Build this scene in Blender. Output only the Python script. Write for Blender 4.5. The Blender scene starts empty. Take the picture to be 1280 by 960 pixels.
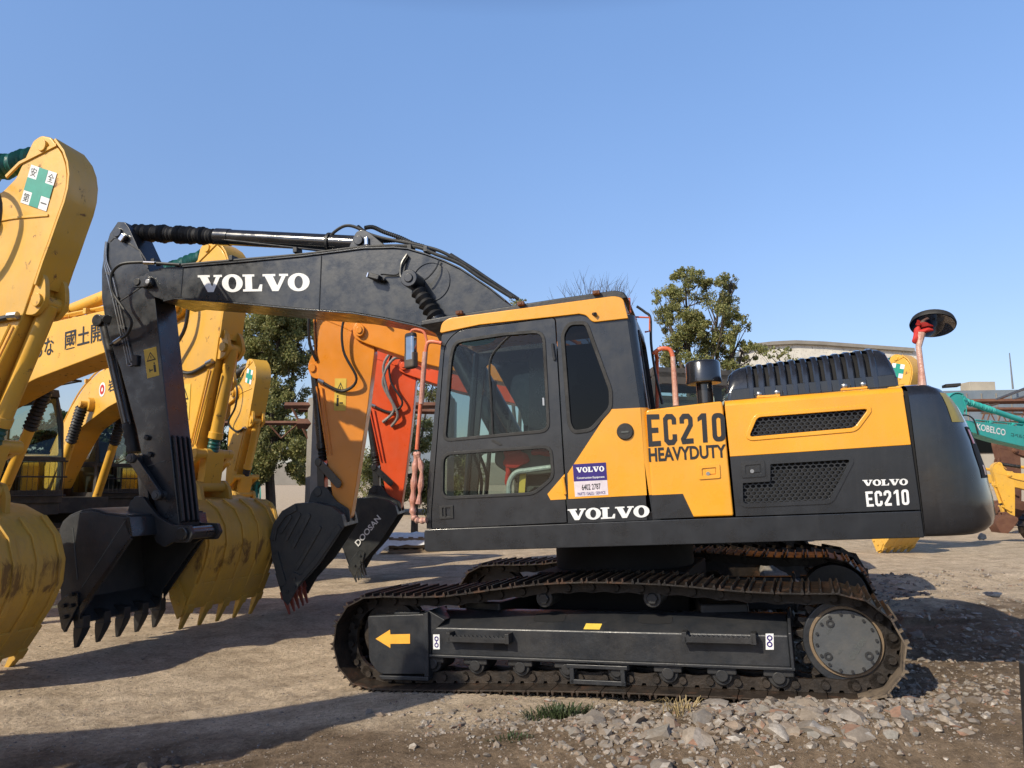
import bpy, bmesh, math, random
from mathutils import Vector, Matrix, noise
random.seed(7)
scn = bpy.context.scene
COL = scn.collection
PI = math.pi

# ------------------------------------------------------------------ camera numbers
F, PITCH, H = 943.4, .13, 1.567
CP, SP = math.cos(PITCH), math.sin(PITCH)

class Frame:
    """a rigid local frame; on() turns a point read off the photograph into a point of a real plane of that frame"""
    def __init__(s, o, *rs):
        s.o = Vector(o); R = Matrix.Identity(3)
        for ax, a in rs: R = R @ Matrix.Rotation(a, 3, ax)
        s.R = R; s.Ri = R.transposed()
    def on(s, px, py, v, ax=1):
        u = (px-640)/F; w = -(py-480)/F
        d = s.Ri @ Vector((u, CP-w*SP, SP+w*CP)); o = s.Ri @ (Vector((0, 0, H))-s.o)
        return o + d*((v-o[ax])/d[ax])
    def w(s, p): return s.R @ Vector(p) + s.o

O = (1.068, 7.053, .037)
TR = Frame(O, ('Z', -.3672), ('Y', -.0465), ('X', .005))
SU = Frame(O, ('Z', -.3672), ('Y', -.0465), ('X', .005), ('Z', .1157))
O = Vector(O)

# ------------------------------------------------------------------ materials
def nodes(name):
    m = bpy.data.materials.new(name); m.use_nodes = True
    nt = m.node_tree; nt.nodes.clear()
    out = nt.nodes.new('ShaderNodeOutputMaterial')
    return m, nt, out
def N(nt, t, **kw):
    n = nt.nodes.new('ShaderNode'+t)
    for k, v in kw.items():
        if k in n.inputs: n.inputs[k].default_value = v
        else: setattr(n, k, v)
    return n
def L(nt, a, b): nt.links.new(a, b)
def ramp(nt, fac, stops, interp='LINEAR'):
    r = nt.nodes.new('ShaderNodeValToRGB'); r.color_ramp.interpolation = interp
    el = r.color_ramp.elements
    while len(el) < len(stops): el.new(.5)
    for e, (p, c) in zip(el, stops):
        e.position = p; e.color = (c, c, c, 1) if isinstance(c, (int, float)) else (*c, 1)
    L(nt, fac, r.inputs[0]); return r.outputs[0]
def mixc(nt, fac, a, b, mode='MIX'):
    m = nt.nodes.new('ShaderNodeMix'); m.data_type = 'RGBA'; m.blend_type = mode
    for s, v in ((0, fac), (6, a), (7, b)):
        if hasattr(v, 'is_linked'): L(nt, v, m.inputs[s])
        elif isinstance(v, (int, float)): m.inputs[s].default_value = v
        else: m.inputs[s].default_value = (*v, 1)
    return m.outputs[2]
def noi(nt, co, scale, detail=4, rough=.55, dist=0):
    n = N(nt, 'TexNoise'); n.inputs['Scale'].default_value = scale; n.inputs['Detail'].default_value = detail
    n.inputs['Roughness'].default_value = rough; n.inputs['Distortion'].default_value = dist
    L(nt, co, n.inputs['Vector']); return n.outputs['Fac']

def paint(name, col, rough=.35, dust=.25, dustcol=(.22, .17, .12), metal=0., wear=0., wearcol=(.12, .05, .025),
          bump=.15, coat=.0, streak=.0, low=0., seed=0, band=None):
    m, nt, out = nodes(name)
    b = N(nt, 'BsdfPrincipled'); L(nt, b.outputs[0], out.inputs[0])
    tc = N(nt, 'TexCoord'); mp = N(nt, 'Mapping'); mp.inputs['Location'].default_value = (seed*3.1, seed*1.7, seed)
    L(nt, tc.outputs['Object'], mp.inputs[0]); co = mp.outputs[0]
    var = ramp(nt, noi(nt, co, 1.3, 3), [(.3, .86), (.7, 1.06)])
    base = mixc(nt, 1., col, var, 'MULTIPLY')
    fade = ramp(nt, noi(nt, co, 3.2, 8, .7), [(.42, 0.), (.75, dust)])
    if streak:
        mp2 = N(nt, 'Mapping'); mp2.inputs['Scale'].default_value = (14, 14, .7); L(nt, co, mp2.inputs[0])
        st = ramp(nt, noi(nt, mp2.outputs[0], 2.5, 5, .6), [(.5, 0.), (.8, streak)])
        base = mixc(nt, st, base, dustcol)
    if low:
        sx = N(nt, 'SeparateXYZ'); L(nt, tc.outputs['Object'], sx.inputs[0])
        g = ramp(nt, sx.outputs[2], [(0., 1.), (.9, 0.)])
        mm_ = N(nt, 'Math', operation='MULTIPLY'); L(nt, g, mm_.inputs[0]); L(nt, ramp(nt, noi(nt, co, 9, 6, .7), [(.3, 0.), (.7, low)]), mm_.inputs[1])
        base = mixc(nt, mm_.outputs[0], base, dustcol)
    base = mixc(nt, fade, base, dustcol)
    rg = ramp(nt, noi(nt, co, 7, 5, .6), [(.3, max(.05, rough-.1)), (.7, min(1, rough+.15))])
    if wear:
        w = ramp(nt, noi(nt, co, 6.5, 9, .75, .4), [(.60-wear*.25, 0.), (.66-wear*.25, 1.)])
        if band:
            sx = N(nt, 'SeparateXYZ'); L(nt, tc.outputs['Object'], sx.inputs[0])
            g = ramp(nt, sx.outputs[2], [(band[0]/3, 0.), (band[1]/3, 1.), (band[2]/3, 1.), (band[3]/3, 0.)])
            # ramp works on 0..1: scale z down to it
            dv = N(nt, 'Math', operation='DIVIDE'); dv.inputs[1].default_value = 3; L(nt, sx.outputs[2], dv.inputs[0])
            nt.links.new(dv.outputs[0], g.node.inputs[0])
            ad = N(nt, 'Math', operation='MULTIPLY_ADD'); L(nt, g, ad.inputs[0]); ad.inputs[1].default_value = .30
            mpb = N(nt, 'Mapping'); mpb.inputs['Scale'].default_value = (1.6, 1.6, .55); L(nt, co, mpb.inputs[0]); L(nt, noi(nt, mpb.outputs[0], 4.5, 9, .72, .5), ad.inputs[2])
            w = ramp(nt, ad.outputs[0], [(.765, 0.), (.88, .8)])
        base = mixc(nt, w, base, wearcol)
        rg = mixc(nt, w, rg, (.75, .75, .75))
    L(nt, base, b.inputs['Base Color'])
    L(nt, rg, b.inputs['Roughness'])
    b.inputs['Metallic'].default_value = metal
    b.inputs['Coat Weight'].default_value = coat; b.inputs['Coat Roughness'].default_value = .12
    bp = N(nt, 'Bump'); bp.inputs['Strength'].default_value = bump; bp.inputs['Distance'].default_value = .01
    hm = N(nt, 'Math', operation='MULTIPLY_ADD'); L(nt, noi(nt, co, 2.2, 2, .5), hm.inputs[0]); hm.inputs[1].default_value = min(1.6, .12/max(bump, .03)); L(nt, noi(nt, co, 22, 5, .6), hm.inputs[2]); L(nt, hm.outputs[0], bp.inputs['Height']); L(nt, bp.outputs[0], b.inputs['Normal'])
    return m
def flat(name, col, rough=.5, metal=0.):
    m, nt, out = nodes(name); b = N(nt, 'BsdfPrincipled'); L(nt, b.outputs[0], out.inputs[0])
    tc = N(nt, 'TexCoord'); v = ramp(nt, noi(nt, tc.outputs['Object'], 12, 6, .7), [(.3, .82), (.7, 1.05)])
    L(nt, mixc(nt, 1., col, v, 'MULTIPLY'), b.inputs['Base Color'])
    b.inputs['Roughness'].default_value = rough; b.inputs['Metallic'].default_value = metal
    return m
def glass(name, tint, refl=.05, rough=.0):
    m, nt, out = nodes(name)
    t = N(nt, 'BsdfTransparent'); t.inputs[0].default_value = (*tint, 1)
    g = N(nt, 'BsdfGlossy'); g.inputs['Roughness'].default_value = rough; g.inputs[0].default_value = (.9, .95, 1, 1)
    lw = N(nt, 'LayerWeight'); lw.inputs[0].default_value = .5
    pw = N(nt, 'Math', operation='POWER'); L(nt, lw.outputs['Facing'], pw.inputs[0]); pw.inputs[1].default_value = 3.5
    ad = N(nt, 'Math', operation='MULTIPLY_ADD'); L(nt, pw.outputs[0], ad.inputs[0]); ad.inputs[1].default_value = .8; ad.inputs[2].default_value = refl
    mx = N(nt, 'MixShader'); L(nt, ad.outputs[0], mx.inputs[0]); L(nt, t.outputs[0], mx.inputs[1]); L(nt, g.outputs[0], mx.inputs[2])
    L(nt, mx.outputs[0], out.inputs[0]); return m

M = {}
M['black'] = paint('charcoal_paint', (.0125, .0145, .018), .30, .08, (.08, .075, .07), streak=.06, bump=.07, coat=.35)
M['blackdull'] = paint('dull_black_paint', (.013, .0145, .017), .45, .22, (.07, .06, .05), low=.3, bump=.25)
M['boompaint'] = paint('scuffed_boom_paint', (.0125, .016, .021), .30, .18, (.09, .09, .09), streak=.08, bump=.10, coat=.2, seed=3)
M['tail'] = paint('glossy_tail_paint', (.013, .0145, .018), .16, .12, (.11, .10, .09), bump=.06, coat=.7, streak=.07)
M['yellow'] = paint('yellow_paint', (.80, .345, .016), .28, .20, (.52, .33, .13), bump=.06, coat=.35, streak=.10, wear=.0)
M['frame'] = paint('dusty_frame_paint', (.017, .0195, .024), .36, .4, (.075, .068, .06), streak=.14, bump=.25)
M['track'] = paint('track_steel', (.012, .0105, .010), .45, .30, (.13, .09, .06), metal=.4, wear=.20, wearcol=(.075, .040, .024), bump=.6, low=.40)
M['chain'] = paint('track_chain_steel', (.009, .0085, .008), .5, .30, (.10, .07, .048), metal=.3, bump=.6, low=.45)
M['trackmud'] = paint('mud_caked_steel', (.10, .075, .052), .8, .9, (.26, .195, .13), wear=.25, wearcol=(.04, .03, .025), bump=1.)
M['cover'] = paint('motor_cover_paint', (.06, .064, .068), .5, .4, (.17, .145, .11), bump=.2)
M['rubber'] = paint('black_rubber', (.012, .012, .012), .62, .3, (.07, .06, .05), bump=.3)
M['hose'] = paint('hose_rubber', (.02, .021, .021), .4, .15, (.09, .08, .07), bump=.1)
M['steelhose'] = paint('braided_hose', (.20, .19, .18), .5, .4, (.12, .11, .10), bump=.8)
M['steel'] = flat('bare_steel', (.45, .45, .44), .3, .9)
M['chrome'] = flat('chrome', (.6, .6, .6), .12, 1.)
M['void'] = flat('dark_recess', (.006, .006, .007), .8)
M['glass'] = glass('cab_glass', (.62, .71, .67), .03)
M['darkglass'] = glass('dark_glass', (.06, .065, .07), .02)
M['mirror'] = flat('mirror_glass', (.5, .5, .52), .05, 1.)
M['white'] = flat('white_lettering', (.78, .78, .76), .45)
M['ink'] = flat('black_lettering', (.012, .012, .014), .45)
M['purple'] = flat('purple_sticker', (.028, .012, .16), .4)
M['pink'] = flat('pale_sticker', (.68, .60, .64), .45)
M['arrow'] = flat('orange_yellow_sticker', (.85, .42, .05), .45)
M['warn'] = flat('warning_yellow', (.75, .52, .08), .5)
M['orangebar'] = paint('orange_handrail', (.62, .10, .025), .45, .5, (.6, .33, .22), bump=.4)
M['wrap'] = paint('plastic_wrap', (.50, .22, .15), .3, .8, (.66, .52, .44), bump=1., coat=.5)
M['redcloth'] = paint('red_cloth', (.5, .02, .015), .75, .1, bump=.5)
M['interior'] = flat('grey_cab_plastic', (.085, .092, .088), .6)
M['seatm'] = flat('dark_seat_cloth', (.02, .02, .022), .85)
M['kyellow'] = paint('machine_yellow', (.76, .41, .045), .36, .28, (.45, .32, .15), bump=.12, coat=.15, seed=5, streak=.2, wear=.02, wearcol=(.20, .09, .03))
M['kbucket'] = paint('worn_bucket_yellow', (.62, .36, .055), .5, .42, (.32, .22, .11), wear=1., wearcol=(.10, .045, .02), bump=.4, band=(.50, .66, .86, 1.05), seed=2, streak=.35)
M['kshade'] = paint('dark_machine_grey', (.03, .03, .03), .6, .3, bump=.2)
M['oyellow'] = paint('orange_yellow_paint', (.80, .27, .018), .34, .10, (.5, .3, .14), bump=.08, coat=.2)
M['ored'] = paint('orange_red_paint', (.72, .085, .018), .34, .10, (.5, .25, .14), bump=.08, coat=.2)
M['teal'] = paint('teal_paint', (.03, .37, .33), .4, .15, (.3, .4, .35), bump=.08)
M['green'] = paint('green_bellows', (.012, .10, .085), .4, .3, (.06, .09, .07), bump=.4)
M['bellow'] = paint('black_bellows', (.007, .007, .008), .55, .2, (.06, .055, .05), bump=.4)
M['kblack'] = paint('black_bucket_paint', (.022, .025, .027), .42, .5, (.09, .085, .07), bump=.25)
M['rust'] = paint('rusty_steel', (.12, .05, .03), .8, .6, (.22, .11, .06), bump=.6)
M['redtooth'] = paint('rusty_red_tooth', (.30, .06, .035), .7, .5, (.2, .1, .07), bump=.4)
M['signgreen'] = flat('green_cross', (.02, .30, .22), .5)

# ------------------------------------------------------------------ mesh builder
class MB:
    def __init__(s, fr=None, off=None):
        s.bm = bmesh.new(); s.fr = fr; s.off = off or Vector((0, 0, 0))
    def v(s, p):
        p = Vector(p)
        if s.fr: p = s.fr.w(p) - O
        return s.bm.verts.new(p - s.off)
    def face(s, pts):
        vs = [s.v(p) for p in pts]
        try: return s.bm.faces.new(vs)
        except ValueError: return None
    def prism(s, pts, a, b, ax=1):
        """pts: 2D points in the two axes other than ax, extruded from a to b along ax"""
        def mk(p, t):
            if ax == 1: return (p[0], t, p[1])
            if ax == 0: return (t, p[0], p[1])
            return (p[0], p[1], t)
        A = [s.v(mk(p, a)) for p in pts]; B = [s.v(mk(p, b)) for p in pts]
        s.bm.faces.new(A); s.bm.faces.new(B[::-1])
        n = len(pts)
        for i in range(n): s.bm.faces.new((A[i], B[i], B[(i+1) % n], A[(i+1) % n]))
        return s
    def strip(s, pts, a, b, th=0., closed=False):
        """a bent plate following the xz polyline between y=a and y=b"""
        n = len(pts); P = [Vector((p[0], p[1])) for p in pts]
        Q = []
        for i in range(n):
            d = (P[min(i+1, n-1)]-P[max(i-1, 0)]).normalized(); Q.append(P[i]+Vector((-d.y, d.x))*th)
        s.prism([tuple(p) for p in P]+[tuple(q) for q in Q[::-1]], a, b); return s
    def box(s, c, d, rot=None):
        c = Vector(c); R = Matrix.Identity(3)
        if rot:
            for ax, a in rot: R = R @ Matrix.Rotation(a, 3, ax)
        V = []
        for k in range(8):
            p = Vector(((k & 1)-.5, ((k >> 1) & 1)-.5, ((k >> 2) & 1)-.5))
            V.append(s.v(c + R @ Vector((p.x*d[0], p.y*d[1], p.z*d[2]))))
        for f in ((0, 2, 3, 1), (4, 5, 7, 6), (0, 1, 5, 4), (2, 6, 7, 3), (0, 4, 6, 2), (1, 3, 7, 5)):
            s.bm.faces.new([V[i] for i in f])
        return s
    def tube(s, path, r, n=10, caps=True):
        P = [Vector(p) for p in path]; k = len(P)
        rr = r if isinstance(r, (list, tuple)) else [r]*k
        t0 = (P[1]-P[0]).normalized()
        up = Vector((0, 0, 1)) if abs(t0.z) < .9 else Vector((1, 0, 0))
        u = t0.cross(up).normalized(); rings = []
        for i in range(k):
            t = (P[min(i+1, k-1)]-P[max(i-1, 0)])
            if t.length < 1e-9: t = t0.copy()
            t.normalize(); u = (u-t*u.dot(t)).normalized(); w = t.cross(u)
            rings.append([s.v(P[i]+(u*math.cos(2*PI*j/n)+w*math.sin(2*PI*j/n))*rr[i]) for j in range(n)])
        for i in range(k-1):
            for j in range(n):
                s.bm.faces.new((rings[i][j], rings[i][(j+1) % n], rings[i+1][(j+1) % n], rings[i+1][j]))
        if caps: s.bm.faces.new(rings[0][::-1]); s.bm.faces.new(rings[-1])
        return s
    def cyl(s, a, b, r, r2=None, n=24): return s.tube([a, b], [r, r if r2 is None else r2], n)
    def bellows(s, a, b, r, k, amp=.22, n=18, sag=0., jit=0.):
        a, b = Vector(a), Vector(b); path, rr = [], []
        for i in range(2*k+1):
            t = i/(2*k); p = a.lerp(b, t); p.z -= sag*math.sin(PI*t)
            path.append(p); rr.append(r*(1 if i % 2 else 1-amp)*(1+random.uniform(-jit, jit)))
        return s.tube(path, rr, n)
    def ring(s, c, ax, r0, r1, w, n=32):
        """flat ring (washer) with axis ax (unit vector), thickness w"""
        c = Vector(c); ax = Vector(ax).normalized(); u = ax.orthogonal().normalized(); v = ax.cross(u)
        R = []
        for (rad, o) in ((r0, 0), (r1, 0), (r1, w), (r0, w)):
            R.append([s.v(c+ax*o+(u*math.cos(2*PI*j/n)+v*math.sin(2*PI*j/n))*rad) for j in range(n)])
        for q in range(4):
            A, B = R[q], R[(q+1) % 4]
            for j in range(n): s.bm.faces.new((A[j], A[(j+1) % n], B[(j+1) % n], B[j]))
        return s
    def ell(s, c, d, seg=16, rings=10, rot=None):
        c = Vector(c); R = Matrix.Identity(3)
        if rot:
            for ax, a in rot: R = R @ Matrix.Rotation(a, 3, ax)
        rows = []
        for i in range(rings+1):
            th = PI*i/rings
            if i in (0, rings): rows.append([s.v(c+R @ Vector((0, 0, d[2]*math.cos(th))))]); continue
            rows.append([s.v(c+R @ Vector((d[0]*math.sin(th)*math.cos(2*PI*j/seg), d[1]*math.sin(th)*math.sin(2*PI*j/seg), d[2]*math.cos(th)))) for j in range(seg)])
        for i in range(rings):
            A, B = rows[i], rows[i+1]
            for j in range(seg):
                j2 = (j+1) % seg
                if len(A) == 1: s.bm.faces.new((A[0], B[j], B[j2]))
                elif len(B) == 1: s.bm.faces.new((A[j], B[0], A[j2]))
                else: s.bm.faces.new((A[j], B[j], B[j2], A[j2]))
        return s
    def rows(s, R, closed=False, cap=False):
        V = [[s.v(p) for p in r] for r in R]
        for a, b in zip(V, V[1:]):
            n = len(a)
            for j in range(n if closed else n-1): s.bm.faces.new((a[j], a[(j+1) % n], b[(j+1) % n], b[j]))
        if cap: s.bm.faces.new(V[0][::-1]); s.bm.faces.new(V[-1])
        return s
    def build(s, name, mat, parent=None, bevel=0., sharp=35, label=None, seg=2, norm=True):
        bm = s.bm
        if norm: bmesh.ops.recalc_face_normals(bm, faces=bm.faces)
        for e in bm.edges:
            if len(e.link_faces) == 2 and e.calc_face_angle(0) > math.radians(sharp): e.smooth = False
        for f in bm.faces: f.smooth = True
        me = bpy.data.meshes.new(name); bm.to_mesh(me); bm.free()
        if isinstance(mat, str): mat = M[mat]
        me.materials.append(mat)
        o = bpy.data.objects.new(name, me); COL.objects.link(o)
        if parent: o.parent = parent
        if bevel:
            b = o.modifiers.new('bevel', 'BEVEL'); b.width = bevel; b.segments = seg; b.limit_method = 'ANGLE'
            b.angle_limit = math.radians(38); b.harden_normals = True
        if label: o['label'] = label
        return o

def tag(o, label=None, cat=None, group=None, kind=None):
    for k, v in (('label', label), ('category', cat), ('group', group), ('kind', kind)):
        if v: o[k] = v
    return o
def empty(name, loc, rz=0., label=None, cat=None, group=None, scale=1.):
    o = bpy.data.objects.new(name, None); COL.objects.link(o)
    o.location = loc; o.rotation_euler = (0, 0, rz); o.empty_display_size = .3; o.scale = scale if isinstance(scale, tuple) else (scale,)*3
    return tag(o, label, cat, group)
def smooth(pts, k=6):
    P = [Vector(p) for p in pts]; out = []
    for i in range(len(P)-1):
        p0, p1, p2, p3 = P[max(i-1, 0)], P[i], P[i+1], P[min(i+2, len(P)-1)]
        for j in range(k):
            t = j/k
            out.append(.5*((2*p1)+(p2-p0)*t+(2*p0-5*p1+4*p2-p3)*t*t+(3*p1-p0-3*p2+p3)*t**3))
    out.append(P[-1]); return out
def rnd_poly(pts, r, k=4):
    """round the corners of a 2D polygon; r may be a number or a list"""
    out = []; n = len(pts)
    for i in range(n):
        p, a, b = Vector(pts[i][:2]), Vector(pts[i-1][:2]), Vector(pts[(i+1) % n][:2])
        ri = r[i] if isinstance(r, (list, tuple)) else r
        if ri <= 0: out.append(tuple(p)); continue
        ri = min(ri, (a-p).length*.45, (b-p).length*.45)
        q0, q1 = p+(a-p).normalized()*ri, p+(b-p).normalized()*ri
        for j in range(k+1):
            t = j/k; out.append(tuple(q0*(1-t)**2+p*2*t*(1-t)+q1*t*t))
    return out
def inset(pts, d):
    n = len(pts); out = []
    area = sum(pts[i][0]*pts[(i+1) % n][1]-pts[(i+1) % n][0]*pts[i][1] for i in range(n))
    sg = 1 if area > 0 else -1
    for i in range(n):
        p, a, b = Vector(pts[i]), Vector(pts[i-1]), Vector(pts[(i+1) % n])
        d0, d1 = (p-a), (b-p)
        if d0.length < 1e-7 or d1.length < 1e-7: out.append(tuple(p)); continue
        d0.normalize(); d1.normalize()
        n0, n1 = Vector((-d0.y, d0.x))*sg, Vector((-d1.y, d1.x))*sg
        m = (n0+n1)
        if m.length < 1e-6: m = n0
        m.normalize(); out.append(tuple(p+m*(d/max(.35, m.dot(n0)))))
    return out

# ------------------------------------------------------------------ lettering
def stroke(path, w):
    P = [Vector(p) for p in path]; n = len(P); A, B = [], []
    for i in range(n):
        d0 = (P[i]-P[max(i-1, 0)]); d1 = (P[min(i+1, n-1)]-P[i])
        if d0.length < 1e-9: d0 = d1
        if d1.length < 1e-9: d1 = d0
        d0, d1 = d0.normalized(), d1.normalized(); m = Vector((-d0.y-d1.y, d0.x+d1.x)).normalized()
        k = w/2/max(.5, m.dot(Vector((-d0.y, d0.x)))); A.append(P[i]+m*k); B.append(P[i]-m*k)
    return [[A[i], A[i+1], B[i+1], B[i]] for i in range(n-1)]
def ell2(cx, cy, a, b, n=28): return [Vector((cx+a*math.cos(2*PI*i/n), cy+b*math.sin(2*PI*i/n))) for i in range(n)]
def ring2(o, i): return [[o[k], o[(k+1) % len(o)], i[(k+1) % len(o)], i[k]] for k in range(len(o))]
def glyph(ch):
    if ch == 'V': return [[(0, 1), (0, .87), (.11, .87), (.46, 0), (.60, .0), (.705, .32), (.50, .87), (.62, .87), (.62, 1)],
                          [(.705, .32), (.60, 0), (.76, 0), (1.12, .87), (1.23, .87), (1.23, 1), (.80, 1), (.80, .87), (.92, .87)]], 1.23
    if ch == 'O': return ring2(ell2(.5, .5, .52, .53), ell2(.5, .5, .20, .37)), 1.02
    if ch == 'L': return [[(.12, .87), (.12, .13), (.12, 0), (.46, 0), (.46, .13), (.46, .87)], [(0, .87), (.58, .87), (.58, 1), (0, 1)],
                          [(0, 0), (.12, 0), (.12, .13), (0, .13)], [(.46, 0), (.93, 0), (.96, .40), (.84, .40), (.74, .13), (.46, .13)]], .98
    w = .17
    if ch == 'E': return [[(0, 0), (w, 0), (w, 1), (0, 1)], [(w, 0), (.5, 0), (.5, .16), (w, .16)], [(w, .42), (.43, .42), (.43, .58), (w, .58)], [(w, .84), (.5, .84), (.5, 1), (w, 1)]], .5
    if ch == 'C': return stroke([(.42, .66), (.42, .83), (.34, .915), (.17, .915), (.085, .83), (.085, .17), (.17, .085), (.34, .085), (.42, .17), (.42, .34)], w), .5
    if ch == '2': return stroke([(.085, .68), (.085, .83), (.17, .915), (.34, .915), (.42, .83), (.42, .62), (.10, .16), (.12, .085), (.5, .085)], w), .5
    if ch == '1': return [[(.22, 0), (.40, 0), (.40, 1), (.22, 1)], [(.22, 1), (.06, .86), (.06, .72), (.22, .80)]], .46
    if ch == '0': return ring2(rv(.0, .0, .5, 1., .2), rv(.17, .16, .33, .84, .08)), .5
def rv(x0, y0, x1, y1, r, k=5):
    out = []
    for cx, cy, a in ((x1-r, y1-r, 0), (x0+r, y1-r, 90), (x0+r, y0+r, 180), (x1-r, y0+r, 270)):
        for j in range(k+1):
            t = math.radians(a+90*j/k); out.append(Vector((cx+r*math.cos(t), cy+r*math.sin(t))))
    return out
def glyph_word(word, gap):
    fs, x = [], 0.
    for i, c in enumerate(word):
        g, w = glyph(c)
        for f in g: fs.append([(p[0]+x, p[1]) for p in f])
        x += w+gap
    W = x-gap
    return [[(p[0]/W, p[1]) for p in f] for f in fs]
def quad_map(q):
    TL, TRr, BR, BL = [Vector(p) for p in q]
    return lambda u, v: (BL*(1-u)+BR*u)*(1-v)+(TL*(1-u)+TRr*u)*v
def put_glyphs(mb, word, q, gap=.1):
    f = quad_map(q)
    for g in glyph_word(word, gap): mb.face([f(*p) for p in g])
_txt = {}
def text_faces(s, bold=0.):
    key = (s, bold)
    if key in _txt: return _txt[key]
    c = bpy.data.curves.new('lettering', 'FONT'); c.body = s; c.offset = bold; c.resolution_u = 4
    o = bpy.data.objects.new('lettering', c); COL.objects.link(o)
    bpy.context.view_layer.update()
    me = bpy.data.meshes.new_from_object(o.evaluated_get(bpy.context.evaluated_depsgraph_get()))
    vs = [v.co.copy() for v in me.vertices]; fs = [list(p.vertices) for p in me.polygons]
    bpy.data.objects.remove(o); bpy.data.meshes.remove(me); bpy.data.curves.remove(c)
    x0, x1 = min(v.x for v in vs), max(v.x for v in vs); y0, y1 = min(v.y for v in vs), max(v.y for v in vs)
    _txt[key] = ([((v.x-x0)/(x1-x0), (v.y-y0)/(y1-y0)) for v in vs], fs); return _txt[key]
def put_text(mb, s, q, bold=0.):
    vs, fs = text_faces(s, bold); f = quad_map(q)
    V = [mb.v(f(*p)) for p in vs]
    for g in fs:
        try: mb.bm.faces.new([V[i] for i in g])
        except ValueError: pass

# ================================================================== the main excavator
def S(px, py, y=-1.38): p = SU.on(px, py, y); return (p.x, p.z)
def Sp(pts, y=-1.38): return [S(a, b, y) for a, b in pts]
def S3(px, py, y=-1.38): return SU.on(px, py, y)
def T2(px, py, y=-1.36): p = TR.on(px, py, y); return (p.x, p.z)
def plate(mb, outer, holes, a, b, ax=1, mp=None):
    """a flat plate with holes, between a and b along axis ax"""
    def mk(p, t):
        if mp: return mp(p[0], p[1], t)
        return (p[0], t, p[1]) if ax == 1 else ((t, p[0], p[1]) if ax == 0 else (p[0], p[1], t))
    tb = bmesh.new(); edges = []
    for lp in [outer]+holes:
        vs = [tb.verts.new((p[0], p[1], 0)) for p in lp]
        edges += [tb.edges.new((vs[i], vs[(i+1) % len(vs)])) for i in range(len(vs))]
    bmesh.ops.triangle_fill(tb, edges=edges, use_beauty=True)
    tb.verts.index_update()
    A = [mb.v(mk(v.co, a)) for v in tb.verts]; B = [mb.v(mk(v.co, b)) for v in tb.verts]
    for f in tb.faces:
        ids = [v.index for v in f.verts]
        mb.bm.faces.new([A[i] for i in ids]); mb.bm.faces.new([B[i] for i in ids[::-1]])
    for e in tb.edges:
        if len(e.link_faces) == 1:
            i, j = e.verts[0].index, e.verts[1].index; mb.bm.faces.new((A[i], A[j], B[j], B[i]))
    tb.free(); return mb
def seal(mb, poly, w, a, b): return plate(mb, inset(poly, -w*.4), [inset(poly, w*.6)], a, b)
def inpoly(p, poly):
    c = False; n = len(poly)
    for i in range(n):
        a, b = poly[i], poly[i-1]
        if (a[1] > p[1]) != (b[1] > p[1]) and p[0] < (b[0]-a[0])*(p[1]-a[1])/(b[1]-a[1])+a[0]: c = not c
    return c
def hexmesh(mb, poly, y, r=.021, w=.0032):
    """honeycomb guard, each cell a ring, laid over the polygon's box and cut to the opening"""
    x0, x1 = min(p[0] for p in poly), max(p[0] for p in poly); z0, z1 = min(p[1] for p in poly), max(p[1] for p in poly)
    dx, dz = r*1.9, r*1.15; j = 0; z = z0-dz
    while z < z1+dz:
        x = x0-dx+(dx/2 if j % 2 else 0)
        while x < x1+dx:
            if inpoly((x, z), poly) or any(inpoly((x+a, z+b), poly) for a, b in ((r*.8, 0), (-r*.8, 0), (0, r*.6), (0, -r*.6))):
                hx = [(.62, 1), (.95*1.0, 0), (.62, -1), (-.62, -1), (-.95, 0), (-.62, 1)]
                hx = [(.95, .0+.38), (.95, -.38), (0, -.77), (-.95, -.38), (-.95, .38), (0, .77)]
                O1 = [Vector((x+a*r, y, z+b*r)) for a, b in hx]
                I1 = [Vector((x+a*(r-w*1.6), y, z+b*(r-w*1.6))) for a, b in hx]
                for k in range(6): mb.face([O1[k], O1[(k+1) % 6], I1[(k+1) % 6], I1[k]])
            x += dx
        z += dz*1.0; j += 1
    return mb

ex = empty('crawler_excavator', O, 0, 'large black and yellow crawler excavator lettered EC210 standing in the middle of the yard', 'excavator')
def mS(): return MB(SU)
def mT(): return MB(TR)

# ---- deck and skirt
sk = rnd_poly(Sp([(530, 690), (530, 662), (812, 650.5), (1151, 638.5), (1155.5, 672)]), [.04, .03, 0, 0, 0])
mS().prism(sk, -1.38, -.42).build('side_skirt', 'black', ex, .006)
zb = 1.06
mS().box((1.0, .46, 1.15), (2.32, 1.74, .2)).box((-.5, .9, 1.15), (.7, .9, .2)).build('deck', 'blackdull', ex, .01)
# ---- cab shell
wq = rnd_poly(Sp([(702.5, 418), (711, 404), (733, 403), (764, 488), (764, 510), (739, 538), (717, 541), (711, 530)]), .04)
dpoly = rnd_poly(Sp([(540, 661), (540, 640), (556.5, 430), (573, 413), (693.5, 397.5), (708.5, 653)]), [.02, 0, .08, .08, .03, .0])
shell = Sp([(533, 661), (534, 610), (552, 420), (560, 404), (731, 384), (781, 378), (800, 508), (809, 650)])
cs = mS(); plate(cs, shell, [inset(dpoly, -.008), wq], -1.378, -1.33)
xr = lambda z: .318+(2.80-z)*.075+.03
zz = [1.24, 1.6, 2.0, 2.4, 2.80]
R = []
for k in range(7):
    a = PI/2*k/6; R.append([(xr(z)-.085*(1-math.sin(a)), -1.378+.085*(1-math.cos(a)), z) for z in zz])
cs.rows(R)
rear = [(-1.293, 1.24), (-.42, 1.24), (-.42, 2.80), (-1.293, 2.80)]
rw = rnd_poly([(-1.22, 2.02), (-.50, 2.02), (-.52, 2.70), (-1.2, 2.70)], .07)
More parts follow.
